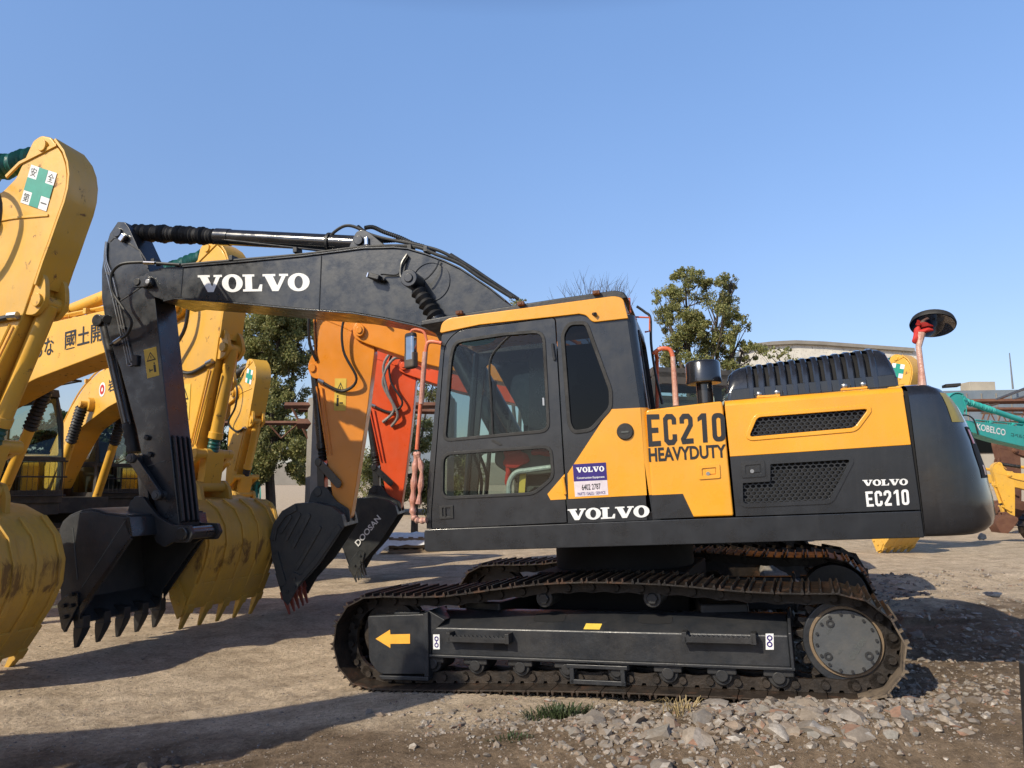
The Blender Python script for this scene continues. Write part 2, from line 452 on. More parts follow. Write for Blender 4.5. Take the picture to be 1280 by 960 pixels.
plate(cs, rear, [rw], 0, -.04, mp=lambda y, z, t: (xr(z)+t, y, z))
# front pillar, far side wall, floor
fx = lambda z: S(533, 655)[0]+.02+(z-1.27)*.113
cs.prism([(-1.40, 1.24), (.42, 1.24), (.42, 1.30), (-1.40, 1.30)], -1.33, -.42)
farw = rnd_poly([(-1.22, 1.95), (-.74, 1.95), (-.70, 2.68), (-1.12, 2.68)], .05)
farw2 = rnd_poly([(-1.25, 1.46), (-.86, 1.46), (-.86, 1.85), (-1.2, 1.85)], .05)
plate(cs, [(-1.38, 1.30), (.40, 1.30), (.32, 2.78), (-1.20, 2.78)], [farw, farw2], -.46, -.42)
for y in (-1.31, -.45): cs.tube([(fx(1.26), y, 1.26), (fx(2.78), y, 2.78)], .035, 8)
cab = cs.build('cab', 'black', ex, .005)
mS().box((-.60, -.89, 1.305), (1.5, .82, .01)).build('floor', 'rubber', cab)
seal_q = mS(); seal(seal_q, wq, .030, -1.388, -1.33); qw = seal_q.build('window', 'rubber', cab, .004, label='dark quarter window behind the door')
pn = mS(); pn.face([(a, -1.364, b) for a, b in inset(wq, .012)]); pn.build('pane', 'darkglass', cab)
rwf = mS(); plate(rwf, inset(rw, -.02), [inset(rw, .015)], .01, -.01, mp=lambda y, z, t: (xr(z)+t, y, z)); rwf.build('rear_window', 'rubber', cab)
rp = mS(); rp.face([(xr(z)-.01, y, z) for y, z in inset(rw, .0)]); rp.build('rear_pane', 'darkglass', cab)
wf = mS(); wf.face([(fx(z)+.005, y, z) for y, z in ((-1.3, 1.35), (-.46, 1.35), (-.46, 2.75), (-1.3, 2.75))]); wf.build('windscreen', 'glass', cab)
for pp in (inset(farw, -.01), inset(farw2, -.01)): fp = mS(); fp.face([(a, -.442, b) for a, b in pp]); fp.build('far_pane', 'glass', cab)
# ---- door
up = rnd_poly(Sp([(555, 551), (686.5, 539), (680, 413.5), (630, 417.5), (568, 427), (563, 450)]), [.06, .07, .09, 0.05, .12, .03])
lo = rnd_poly(Sp([(552, 623), (668, 617.5), (692, 597), (689, 557.5), (553, 567)]), [.07, .06, .05, .07, .08])
d = mS(); plate(d, dpoly, [up, lo], -1.384, -1.345); door = d.build('door', 'black', ex, .004)
d = mS(); seal(d, up, .026, -1.392, -1.35); seal(d, lo, .026, -1.392, -1.35); d.build('window_seal', 'rubber', door, .004)
for pp in (up, lo): pn = mS(); pn.face([(a, -1.368, b) for a, b in inset(pp, .01)]); pn.build('pane', 'glass', door)
dv = [S(640, 417), S(626, 430), S(612, 452), S(614, 500), S(616, 547)]
mS().tube(smooth([(a, -1.374, b) for a, b in dv], 4), .009, 6).build('sliding_window_rail', 'rubber', door)
h = mS(); a, b = S(562, 632), S(567, 645)
hb = Sp([(549.5, 632.5), (567, 631.5), (567.5, 648), (550, 649)])
plate(h, hb, [Sp([(553.5, 635), (563.5, 634.5), (564, 645), (554, 645.6)])], -1.394, -1.38)
c = S(557, 640); h.box((c[0], -1.386, c[1]), (.012, .02, .075)); h.build('handle', 'rubber', door, .003)
for py in (441, 608):
    hh = mS(); c = S(691.5 if py < 500 else 704.5, py); hh.cyl((c[0]+.012, -1.392, c[1]-.06), (c[0], -1.392, c[1]+.07), .012, n=10)
    if py < 500: hh.build('hinge', 'blackdull', door)
    else: hh.build('hinge', 'yellow', door)
mS().prism(Sp([(684.5, 617.5), (706, 592.5), (707.6, 624), (688.5, 625)]), -1.388, -1.3845).build('yellow_corner', 'yellow', door)
st = mS(); q = Sp([(617, 549.5), (623, 552), (628, 556), (624, 556.5), (614, 551)]); st.prism(q, -1.392, -1.384); st.build('latch_mark', 'rubber', door)
# handle of the sliding pane
c0, c1 = S(679, 497), S(679.5, 507)
mS().box(((c0[0]+c1[0])/2, -1.376, (c0[1]+c1[1])/2), (.014, .012, .06)).build('pane_handle', 'steel', door)
# ---- yellow side of the cab and its stickers
mS().prism(Sp([(709.5, 592), (762.5, 511.5), (800.5, 509.6), (808.5, 618.8), (710.5, 623.7)]), -1.3825, -1.3785).build('yellow_side_panel', 'yellow', cab)
cw = mS()   # yellow wraps the corner pillar
for zA, zB in (((S(800, 509.6)[1]), S(808.5, 618.8)[1]),):
    R = []
    for k in range(7):
        a = PI/2*k/6; R.append([(xr(z)-.085*(1-math.sin(a))+.003*math.sin(a), -1.381+.085*(1-math.cos(a)), z) for z in (zA, (zA+zB)/2, zB)])
    cw.rows(R)
cw.build('yellow_corner', 'yellow', cab, norm=False)
c = S(781.5, 539.5); lk = mS(); lk.cyl((c[0], -1.375, c[1]), (c[0], -1.400, c[1]), .066, .060, 28); lk.build('fuel_cap', 'rubber', cab, .004)
mS().box((c[0], -1.402, c[1]-.004), (.055, .006, .012)).build('cap_grip', 'interior', cab)
y = -1.3845
q4 = lambda *p: [S3(a, b, y) for a, b in p]
mS().prism(Sp([(716, 580.5), (757.5, 578), (759, 600), (717.5, 602)]), -1.3845, -1.3826).build('blue_sticker', 'purple', cab)
mS().prism(Sp([(717.5, 602), (759, 600), (760.5, 618.5), (719, 621)]), -1.3845, -1.3826).build('white_sticker', 'pink', cab)
y = -1.3858
t = mS(); put_glyphs(t, 'VOLVO', q4((720, 584.5), (755, 582.5), (755.5, 589), (720.8, 590.8)), .05)
t.build('lettering', 'white', cab); t = mS(); put_text(t, 'Construction Equipment', q4((721, 596.2), (755.6, 594.5), (755.8, 598), (721.2, 599.6)), .01); t.build('lettering', 'white', cab)
t = mS(); put_text(t, '6402 2787', q4((727, 605.5), (750.5, 604), (751, 611.4), (727.6, 613)), .015); t.build('lettering', 'ink', cab)
t = mS(); put_text(t, 'PARTS / SALES / SERVICE', q4((722, 615.6), (756.6, 613.8), (757, 617.4), (722.4, 619.6)), .01); t.build('lettering', 'purple', cab)
y = -1.383
t = mS(); put_glyphs(t, 'VOLVO', q4((709.5, 636.6), (811.5, 631.6), (812, 646), (710, 650.6)), -.02); t.build('lettering', 'white', cab)
# ---- roof
roof = rnd_poly(Sp([(550.5, 417), (553, 404), (562, 398), (690, 381), (768, 370.5), (779, 373), (785.5, 398.5), (741, 403.5), (733, 394.5), (724, 393), (694, 396.4), (600, 406.5)]),
                [0.02, .03, .05, 0, .03, .05, 0, .03, .03, 0, 0, 0])
ro = mS().prism(roof, -1.398, -.40).build('roof', 'yellow', cab, .028, seg=4)
rf = Sp([(521, 405), (521.5, 398), (560, 391), (700, 369), (766, 359.5), (778, 361.5), (784, 369.5), (776, 371), (690, 380.5), (560, 398.5)])
mS().prism(rf, -1.30, -.44).build('roof_guard', 'blackdull', cab, .012)
for px in (571.5, 649, 744): c = S(px, 389-(px-571)*.147); mS().box((c[0], -1.32, c[1]), (.055, .05, .028)).cyl((c[0], -1.34, c[1]), (c[0], -1.35, c[1]), .012).build('roof_bracket', 'rust', cab, .003)
c = S(742, 393); mS().cyl((c[0], -1.39, c[1]), (c[0]+.02, -1.43, c[1]-.01), .014).build('lamp_stub', 'rubber', cab)
c = S3(779, 383, -1.2); t = mS(); t.tube([S3(775, 375, -1.2), S3(787, 373, -1.2), S3(788, 391, -1.2), S3(783, 392, -1.2)], .008, 6); t.tube([S3(790, 396, -.9), S3(812, 397, -.9), S3(812, 414, -.9), S3(806, 415, -.9)], .008, 6); t.build('roof_hook', 'orangebar', cab)
mS().tube(smooth([S3(796, 383, -.85), S3(806, 390, -.85), S3(813, 398, -.85), S3(814, 430, -.85), S3(820, 470, -.85), S3(828, 505, -.85)], 6), .011, 8).build('cable', 'hose', cab)
# ---- cab interior
it = mS(); it.box((-.35, -.86, 1.50), (.56, .52, .30)).prism([(-.52, 1.62), (.02, 1.62), (.10, 1.72), (-.50, 1.72)], -1.1, -.62)
it.build('seat_base', 'interior', cab, .03)
it = mS(); it.prism([(x-.34, z) for x, z in rnd_poly([(-.02, 1.66), (.14, 1.66), (.26, 2.30), (.14, 2.34), (.08, 2.2)], .04)], -1.12, -.60); it.build('seat', 'seatm', cab, .03); it = mS(); it.prism([(x-.34, z) for x, z in rnd_poly([(.14, 2.36), (.26, 2.34), (.28, 2.52), (.18, 2.54)], .03)], -1.0, -.72); it.build('headrest', 'seatm', cab, .03)
it = mS()
for yy in (-1.16, -.58): it.prism(rnd_poly([(-.72, 1.62), (-.20, 1.60), (-.16, 1.84), (-.58, 1.88), (-.84, 1.86), (-.86, 1.72)], .04), yy-.07, yy+.07)
it.build('armrest', 'interior', cab, .02)
it = mS()
for yy in (-1.16, -.58): it.tube([(-.70, yy, 1.9), (-.74, yy, 2.0), (-.73, yy, 2.07)], [.014, .014, .024], 8)
it.tube(smooth([(-1.08, -.86, 1.32), (-1.03, -.84, 1.6), (-1.10, -.84, 1.84)]), .014, 8); it.tube(smooth([(-1.08, -1.0, 1.32), (-1.03, -1.02, 1.6), (-1.10, -1.0, 1.84)]), .014, 8)
it.tube([(-1.16, -.52, 1.34), (-1.02, -.50, 2.5)], .02, 8)
it.build('control_lever', 'seatm', cab)
mS().box((.15, -.88, 2.05), (.12, .8, 1.3)).build('rear_trim', 'seatm', cab, .02)
rc = mS(); rc.ell((-.70, -1.22, 1.83), (.07, .05, .11), rot=(('Y', .2),)); rc.ell((-.66, -1.24, 1.74), (.11, .035, .06)); rc.ell((-.74, -1.25, 1.60), (.03, .025, .11)); rc.ell((-.44, -1.22, 1.84), (.08, .04, .08)); rc.ell((-.42, -1.23, 1.79), (.12, .04, .035))
for v in rc.bm.verts: v.co += Vector([noise.noise(v.co*14+Vector((k*9, 0, 0)))*.03 for k in range(3)])
rc.build('red_cloth', 'redcloth', cab)
gr = mS(); gr.tube(smooth([S3(636, 620, -1.30), S3(637, 603, -1.30), S3(645, 591, -1.30), S3(660, 588, -1.30), S3(690, 584, -1.30)], 6), .022, 10); gr.build('grab_rail', paint('silver_wrap', (.42, .45, .42), .3, .5, (.3, .3, .28), bump=1.), cab)
mS().box(tuple(S3(653, 604, -1.26)), (.05, .01, .17), (('Y', .12),)).build('tag_strip', 'warn', cab)
mS().ell(S3(597, 425, -1.0), (.16, .04, .05)).build('green_bag', 'signgreen', cab)
# ---- compartment behind the cab (EC210)
cp = rnd_poly(Sp([(815.5, 649), (806.5, 512), (903.5, 500.5), (917.8, 645.5)]), [0, .03, .03, 0])
mS().prism(inset(cp, .003), -1.38, -.5).build('side_panel', 'yellow', ex, .014, seg=3)
sp_ = mS().prism(Sp([(814, 619), (853.5, 617.2), (867.5, 646.8), (816, 648.6)]), -1.3825, -1.3805).build('black_corner', 'black', ex)
y = -1.3835
t = mS(); put_glyphs(t, 'EC210', q4((808, 518), (905.5, 516), (907.5, 551), (810.5, 558.5)), .14); t.build('lettering', 'ink', ex)
t = mS(); put_text(t, 'HEAVYDUTY', q4((810.2, 560), (907, 555.2), (908.2, 571.8), (811.3, 577.6)), .03); t.build('lettering', 'ink', ex)
def latch(cx, cy, w, h, mat, name):
    q = Sp([(cx-w, cy-h+1), (cx+w, cy-h-1), (cx+w+1, cy+h-1), (cx-w+1, cy+h+1)])
    t = mS(); plate(t, rnd_poly(q, .012), [rnd_poly(inset(q, .025), .01)], -1.390, -1.380); o = t.build(name, mat, ex, .004)
    q2 = inset(q, .032); t = mS(); x0 = q2[0][0]+(q2[1][0]-q2[0][0])*.2
    t.prism([(x0, q2[0][1]), q2[1], q2[2], (x0, q2[3][1])], -1.386, -1.3805); t.build('latch_paddle', mat, o, .003)
    c = S(cx-1, cy+2.5); mS().cyl((c[0], -1.386, c[1]), (c[0], -1.392, c[1]), .014, n=14).build('lock', 'steel', o)
latch(886, 589.5, 13.5, 9, 'yellow', 'latch')
# ---- engine bay: two side plates with honeycomb vents
zt0, zt1 = S(905, 500)[1], S(1128, 482.6)[1]; xa, xb = S(905, 500)[0], S(1128, 482.6)[0]
v1 = rnd_poly(Sp([(936, 546.5), (946.5, 521.5), (1086, 510.8), (1068, 535)]), .03)
v2 = rnd_poly(Sp([(928.5, 630), (928, 603.5), (962.5, 601.5), (962.5, 579.8), (1063.5, 573.8), (1037, 625)]), [.03, .01, 0.01, .01, .03, .03])
e = mS(); plate(e, Sp([(906, 507), (1128.6, 489), (1139, 556), (912.6, 571)]), [v1], -1.38, -1.345); up_ = e.build('engine_door', 'yellow', ex, .005)
e = mS(); plate(e, Sp([(912.6, 571), (1139, 556), (1150.5, 637), (919.8, 645.4)]), [v2], -1.3795, -1.345); lo_ = e.build('engine_door', 'black', ex, .005, label='black lower half of the engine door')
e = mS(); plate(e, inset(v1, -.028), [inset(v1, .002)], -1.388, -1.37); e.build('vent_frame', 'yellow', up_, .006, seg=3)
e = mS(); plate(e, inset(v2, -.026), [inset(v2, .002)], -1.388, -1.37); e.build('vent_frame', 'black', lo_, .006, seg=3)
e = mS(); hexmesh(e, v1, -1.366); e.build('vent_mesh', 'blackdull', up_)
e = mS(); hexmesh(e, v2, -1.366); e.build('vent_mesh', 'blackdull', lo_)
latch(941, 586.5, 14.5, 10, 'blackdull', 'latch')
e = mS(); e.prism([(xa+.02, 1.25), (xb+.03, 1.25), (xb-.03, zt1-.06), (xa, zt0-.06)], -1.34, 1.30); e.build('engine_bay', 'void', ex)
prof = [(-1.38, -.062), (-1.377, -.04), (-1.366, -.02), (-1.345, -.005), (-1.31, 0), (0, .01), (1.30, 0)]
e = mS(); e.rows([[(x, py, zt+pz) for py, pz in prof] for x, zt in ((xa+.004, zt0), ((xa+xb)/2, (zt0+zt1)/2+.004), (xb, zt1))]); e.build('hood', 'yellow', ex, norm=False)
t = mS(); y = -1.3815; put_glyphs(t, 'VOLVO', q4((1078, 600), (1134.8, 598.4), (1135, 606.2), (1079, 607.4)), .0); put_glyphs(t, 'EC210', q4((1081.5, 614.5), (1135.5, 611.5), (1137, 631), (1083.5, 633.5)), .12); t.build('lettering', 'white', ex)
t = mS(); t.prism([(1.0, 2.0), (.45, 2.0), (.45, 2.06), (1.0, 2.06)], -.5, 1.2); t.build('hood', 'yellow', ex, .02)
# ---- ribbed cover on the hood
bx0, bz0 = S(910, 499, -1.26); bx1, bz1 = S(1123, 480.5, -1.26)
zl = lambda x: bz0+(bz1-bz0)*(x-bx0)/(bx1-bx0)
hh = lambda x: .245+.055*(x-bx0)/(bx1-bx0)
cross = lambda k: [(-1.262, -.01), (-1.26, .05), (-1.245, .45*k), (-1.22, .75*k), (-1.17, .94*k), (-1.09, k), (-.7, k*1.04), (-.3, k)]
e = mS()
for s0, s1 in ((0., 1.),):
    R = []
    for t_ in (0, .03, .10, .5, .92, .985, 1.0):
        x = bx0+.02+(bx1-bx0-.04)*t_; k = hh(x)*{0: .55, .03: .8, .10: .93, .5: .93, .92: .93, .985: .7, 1.0: .4}[t_]
        R.append([(x, p[0]+.03, zl(x)+min(p[1], k)) for p in cross(k)])
    e.rows(R)
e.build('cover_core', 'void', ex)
cov = mS()
def capseg(ts, ks, inn=()):
    R = []
    for t_, kk in zip(ts, ks):
        x = bx0+(bx1-bx0)*t_; k = hh(x)*kk; R.append([(x, p[0], zl(x)+p[1]*(kk if p[1] > .06 else 1)*1.0) for p in cross(hh(x))])
    cov.rows(R)
capseg([0, .005, .02, .05, .09, .125], [.05, .55, .80, .93, .99, 1.0])
capseg([.895, .93, .96, .985, .996, 1.], [1.0, .97, .88, .66, .45, .05])
cov.prism([(bx0+.02, bz0-.012), (bx1-.01, bz1-.012), (bx1-.02, bz1+.075), (bx0+.03, bz0+.07)], -1.268, -1.24)
cov.rows([[(bx0+(bx1-bx0)*t_, yy, zl(bx0+(bx1-bx0)*t_)+hh(bx0+(bx1-bx0)*t_)) for t_ in (.12, .5, .9)] for yy in (-1.09, -.3)])
cover = cov.build('engine_cover', 'tail', ex, .01, norm=True)
for i in range(12):
    x = bx0+(bx1-bx0)*(.147+i*.0662); r = mS(); c = cross(hh(x)); zq = zl(x)
    w = .022
    A = [[(x+sx*w, p[0]-o*(.012), zq+p[1]+(0 if j < 4 else o*.008)) for j, p in enumerate(c[:7])] for sx, o in ((-1, -1.5), (-1, .3), (-.55, 1), (.55, 1), (1, .3), (1, -1.5))]
    r.rows(A); r.build('rib', 'tail', cover)
for px, py in ((949, 492.5), (971.5, 490.5), (1055.5, 482.5), (1079, 480.5)):
    c = S(px, py, -1.27); mS().ell((c[0], -1.275, c[1]), (.022, .015, .022)).build('bolt', 'steel', cover)
for a, b in ((949, 972), (1054, 1081)):
    mS().prism(Sp([(a-3, 497.6-(a-949)*.087), (b+3, 495.6-(b-972)*.09), (b+3, 492.8-(b-972)*.09), (a-3, 494.8-(a-949)*.087)], -1.3), -1.31, -1.27).build('hinge', 'yellow', cover, .003)
# ---- air intake cap
c = SU.on(880, 480, -.95); r = (S(902, 466, -.95)[0]-S(858, 466, -.95)[0])/2
zt = S(880, 452, -.95)[1]; zm = S(880, 478, -.95)[1]; zc = S(880, 502, -.95)[1]
e = mS(); e.tube([(c.x, -.95, zm-.012), (c.x, -.95, zm), (c.x, -.95, zm+.03), (c.x, -.95, zt-.02), (c.x, -.95, zt)], [r*1.02, r*1.04, r, r, r*.9], 36)
e.cyl((c.x, -.95, zc-.02), (c.x, -.95, zm), r*.46); e.build('air_intake_cap', 'tail', ex, .008)
# ---- rails
e = mS(); e.tube(smooth([S3(818, 441, -1.0), S3(826, 436, -1.0), S3(837, 437, -1.0), S3(841, 446, -1.0)], 6), .018, 10); rail = e.build('handrail', 'orangebar', ex)
e = mS(); e.tube([S3(841, 446, -1.0), S3(843, 475, -1.0), S3(845, 507, -1.0)], [.02, .022, .024], 10); e.build('plastic_wrapping', 'wrap', rail)
e = mS(); e.tube(smooth([S3(818, 441, -1.0), (S3(818, 441, -1.0)+Vector((0, .3, 0))), (S3(818, 505, -1.0)+Vector((0, .35, 0)))], 5), .016, 10); e.build('handrail', 'orangebar', ex)
yy = -1.42
e = mS(); e.tube(smooth([S3(552, 429, yy), S3(540, 427, yy), S3(534, 430, yy), S3(531.5, 445, yy)], 5)+[S3(526, 500, yy), S3(521, 562, yy)], .016, 10)
e.tube(smooth([S3(534, 432, yy), S3(531, 417, yy), S3(524, 412.5, yy), S3(515, 413, yy), S3(512, 421, yy)], 5), .011, 8)
rail = e.build('handrail', 'orangebar', ex)
e = mS(); P = [S3(531.5, 440, yy), S3(529, 470, yy), S3(526.5, 505, yy)]; e.tube(P, .021, 10)
e.build('plastic_wrapping', 'wrap', rail); e = mS()
P = smooth([S3(521, 565, yy), S3(518.5, 590, yy), S3(516, 625, yy), S3(517, 645, yy), S3(523, 650.5, yy), S3(533, 650, yy)], 6); e.tube(P, [.024+.006*math.sin(i*1.7) for i in range(len(P))], 10)
e.tube(smooth([S3(521.5, 565, yy-.02), S3(527, 590, yy-.02), S3(523, 630, yy-.02)], 5), [.02+.008*math.sin(i*2.1) for i in range(11)], 8); e.build('plastic_wrapping', 'wrap', rail)
mc = S3(513.5, 438.5, yy-.02); e = mS()
e.box(mc, (.115, .06, .30), (('Z', -.5), ('Y', .04))); mir = e.build('mirror', 'rubber', ex, .025, seg=3)
e = mS(); e.box(mc+Vector((.008, -.008, .015)), (.095, .062, .22), (('Z', -.5), ('Y', .04))); e.build('mirror_glass', 'mirror', mir, .02, seg=3)
e = mS(); e.box(mc+Vector((0, 0, -.075)), (.118, .066, .14), (('Z', -.5), ('Y', .04))); e.build('cardboard_cover', paint('brown_dusty_plastic', (.07, .055, .045), .6, .5, (.2, .16, .12), bump=.6), mir, .02)
# rear round mirror
yy = -.9
e = mS(); P = [S3(1153, 484, yy), S3(1151, 460, yy), S3(1149, 435, yy), S3(1151, 415, yy)]; e.tube(P, [.03, .022, .022, .03], 10); post = e.build('mirror_post', 'wrap', ex)
for v in post.data.vertices: v.co += Vector([noise.noise(v.co*25+Vector((k*9, 0, 0)))*.012 for k in range(3)])
mc = S3(1166, 407, yy); R = .155
e = mS(); n0 = Vector((-.18, -.40, -.9)).normalized()
u = Vector((1, 0, -.22)).normalized(); w_ = n0.cross(u).normalized(); u = w_.cross(n0)
rowsR = []
for rr, dd in ((1.0, 0), (1.02, -.012), (.95, -.045), (.6, -.075), (.02, -.085)): rowsR.append([mc+(u*math.cos(2*PI*j/32)+w_*math.sin(2*PI*j/32))*R*rr+n0*dd for j in range(32)])
e.rows(rowsR, closed=True); rm = e.build('round_mirror', 'rubber', ex)
e = mS(); rowsR = []
for rr, dd in ((.96, .002), (.7, .012), (.35, .018), (.02, .02)): rowsR.append([mc+(u*math.cos(2*PI*j/32)+w_*math.sin(2*PI*j/32))*R*rr+n0*dd for j in range(32)])
e.rows(rowsR, closed=True); e.build('mirror_glass', 'mirror', rm)
e = mS(); e.ell(S3(1146, 419, yy), (.024, .018, .075), rot=(('Y', .25),)); e.ell(S3(1156, 413, yy), (.05, .035, .016)); rr_ = e.build('red_wrap', 'redcloth', post)
for v in rr_.data.vertices: v.co += Vector([noise.noise(v.co*18+Vector((k*9, 0, 0)))*.02 for k in range(3)])

# ---- counterweight
plan = [(2.19, -1.378), (2.28, -1.378), (2.38, -1.37), (2.47, -1.345), (2.555, -1.29), (2.625, -1.20), (2.685, -1.07), (2.745, -.88), (2.795, -.65), (2.83, -.40), (2.85, -.15)]
plan = plan+[(a, -b) for a, b in plan[::-1]]
lev = [(1.062, .18, .07), (1.066, .085, .03), (1.085, .025, .012), (1.12, -.02, .005), (1.18, -.045, 0), (1.3, -.04, 0), (1.5, -.015, 0), (1.7, .035, 0), (1.85, .085, .002), (1.95, .13, .006), (2.02, .18, .012), (2.07, .24, .028), (2.10, .33, .06), (2.112, .50, .12), (2.118, .9, .4)]
def cwp(i, z):
    for (z0, r0, s0), (z1, r1, s1) in zip(lev, lev[1:]):
        if z0 <= z <= z1: f = (z-z0)/(z1-z0); rr, ss = r0+(r1-r0)*f, s0+(s1-s0)*f; break
    k = int(i); f = i-k; a, b = plan[k], plan[min(k+1, len(plan)-1)]
    x, yv = a[0]+(b[0]-a[0])*f, a[1]+(b[1]-a[1])*f
    g = max(0, min(1, (x-2.19)/.66)); g = g*g*(3-2*g)
    return Vector((x-rr*g, yv*(1-ss/1.38*(1-g*.2)), z+(.012*0)))
e = mS(); e.rows([[cwp(i, z) for i in range(len(plan))] for z, _, _ in lev])
e.face([cwp(i, 1.062) for i in range(len(plan))]); e.face([cwp(i, 2.118) for i in range(len(plan))][::-1])
cwo = e.build('counterweight', 'tail', ex, sharp=60)
def cwq(i0, i1, z0, z1, off, name, mat, n=6):
    e = mS(); mid = Vector((1.9, 0, 0)); R = []
    for a in range(n+1):
        r = []
        for b in range(n+1):
            p = cwp(i0+(i1-i0)*a/n, z0+(z1-z0)*b/n); d = Vector((p.x-1.9, p.y, 0)).normalized(); r.append(p+d*off)
        R.append(r)
    e.rows(R); return e.build(name, mat, cwo, norm=False)
cwq(3.1, 4.9, 1.83, 2.04, .004, 'warning_label', flat('olive_label', (.34, .27, .06), .4))
cwq(4.7, 6.3, 1.44, 1.80, .004, 'tail_slot_shade', 'void'); cwq(4.8, 5.3, 1.68, 1.78, .008, 'tail_lamp', flat('red_lens', (.5, .02, .01), .2)); cwq(5.2, 5.7, 1.46, 1.53, .008, 'tail_lamp', flat('red_lens', (.5, .02, .01), .2))  # slot is a black patch on the surface, painting the shade of the lamp recess
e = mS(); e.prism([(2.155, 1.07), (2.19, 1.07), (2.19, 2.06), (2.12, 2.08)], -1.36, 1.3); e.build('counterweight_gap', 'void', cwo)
mS().box((2.6, -.9, 2.125), (.1, .1, .02)).build('mirror_foot', 'rubber', cwo)

# ---- boom
BY = -.25
bt = Sp([(179, 358), (177, 348), (181, 342), (199, 335), (224, 332), (229, 334.5), (300, 328.5), (380, 321), (455, 311.5), (492, 310.5), (510, 312), (532, 318.5), (555, 327), (575, 336.5), (594, 349), (612, 361), (632, 377), (670, 402), (700, 460), (705, 555),
         (685, 572), (662, 560), (650, 515), (618, 458), (578, 428), (540, 412), (520, 406), (480, 397), (442, 390.5), (380, 386), (300, 378.5), (220, 372.5), (205, 375.5), (192, 371)], BY)
e = mS().prism(rnd_poly(bt, [.05, .05, .04]+[0]*31), BY, -BY); boom = e.build('boom', 'boompaint', ex, .008)
pts_t = Sp([(229, 334.5), (300, 328.5), (380, 321), (455, 311.5), (492, 310.5), (510, 312), (532, 318.5), (555, 327), (575, 336.5), (594, 349), (612, 361), (632, 377)], BY)
e = mS(); e.strip(pts_t, BY-.018, -BY+.018, .014)
pts_b = Sp([(205, 375.8), (220, 372.8), (300, 378.8), (380, 386.3), (442, 391), (480, 397.5), (520, 406.5), (540, 412.5), (578, 428.5)], BY)
e.strip(pts_b, BY-.018, -BY+.018, -.014); e.build('boom_flange', 'boompaint', boom, .003)
e = mS()
for a, b, c_, d_ in ((229, 335, 226, 371), (402, 320, 399, 387)):
    p, q = S(a, b, BY), S(c_, d_, BY); e.tube([(p[0], BY-.001, p[1]), (q[0], BY-.001, q[1])], .006, 6)
e.build('weld_seam', 'blackdull', boom)
q4b = lambda y_, *p: [S3(a, b, y_) for a, b in p]
t = mS(); put_glyphs(t, 'VOLVO', q4b(BY-.004, (247, 344), (387, 341.7), (387, 363.2), (248.5, 365.2)), .0); t.build('lettering', 'white', boom)
# tip fork pins and boss
for px, py, r, m in ((184.5, 352, .052, 'chrome'), (171.5, 352.5, .04, 'blackdull')):
    c = S(px, py, BY-.05); e = mS(); e.cyl((c[0], BY-.065, c[1]), (c[0], .3, c[1]), r); e.build('pivot_pin', 'black' if m == 'chrome' else m, boom, .006)
c = S(184.8, 352, BY-.08); mS().cyl((c[0], BY-.09, c[1]), (c[0], BY-.05, c[1]), .028).build('pin_bolt', 'steel', boom, .004)
k = rnd_poly(Sp([(168, 347), (190, 345), (192, 358), (167, 360)], BY-.03), .04); mS().prism(k, BY-.05, BY-.01).build('pin_plate', 'black', boom, .005)
# arm cylinder bracket
bq = Sp([(436, 314), (441, 300), (447, 289.5), (455, 288), (462, 291), (487, 311.5)], -.10)
for s in (-1, 1): mS().prism(rnd_poly(bq, .03), s*.10-.02, s*.10+.02).build('bracket', 'black', boom, .005)
c = S(449, 301, -.12); mS().cyl((c[0], -.15, c[1]), (c[0], .15, c[1]), .05).build('pivot_pin', 'black', boom, .006)
c = S(458, 301.5, -.14); mS().box((c[0], -.14, c[1]), (.045, .03, .095)).build('pin_stop', 'chrome', boom, .012)
# boom-side work lamp
c = S3(473, 349, BY); e = mS(); e.box(c+Vector((0, -.07, 0)), (.12, .10, .055), (('Y', .35),)); e.box(c+Vector((.06, -.03, -.02)), (.07, .06, .03), (('Y', .35),)); lm = e.build('work_lamp', 'blackdull', boom, .012)
e = mS(); e.box(c+Vector((-.065, -.075, .022)), (.012, .09, .045), (('Y', .35),)); e.build('lens', 'chrome', lm)
e = mS(); e.tube(smooth([c+Vector((.05, -.05, .03)), S3(480, 343, BY-.03), S3(497, 343, BY-.02), S3(502, 330, BY-.02), S3(509, 318, BY-.02)]), .008, 6); e.build('cable', 'hose', boom)
# lift cylinder heads at the boom and their bellows
for s in (-1, 1):
    yb = s*.36; c = S3(516, 351, -.36); c.y = yb
    e = mS(); e.cyl((c.x, s*.25, c.z), (c.x, s*.47, c.z), .085, n=28); e.cyl((c.x, s*.47, c.z), (c.x, s*.485, c.z), .045, n=20); hd = e.build('lift_cylinder', 'black', ex, .008)
    f = S3(655, 600, -.36); f.y = yb; a = S3(521, 362, -.36); a.y = yb; b_ = S3(545, 398, -.36); b_.y = yb
    mS().bellows(a, b_, .085, 5, .32, jit=.06).build('bellows', 'bellow', hd); mS().cyl(b_, (f.x, yb, f.z), .075).build('cylinder_barrel', 'black', hd, .006)
c = S(538, 352, BY); mS().ring((c[0], BY-.004, c[1]), (0, -1, 0), .19, .205, .006, 40).build('reinforcing_ring', 'boompaint', boom)
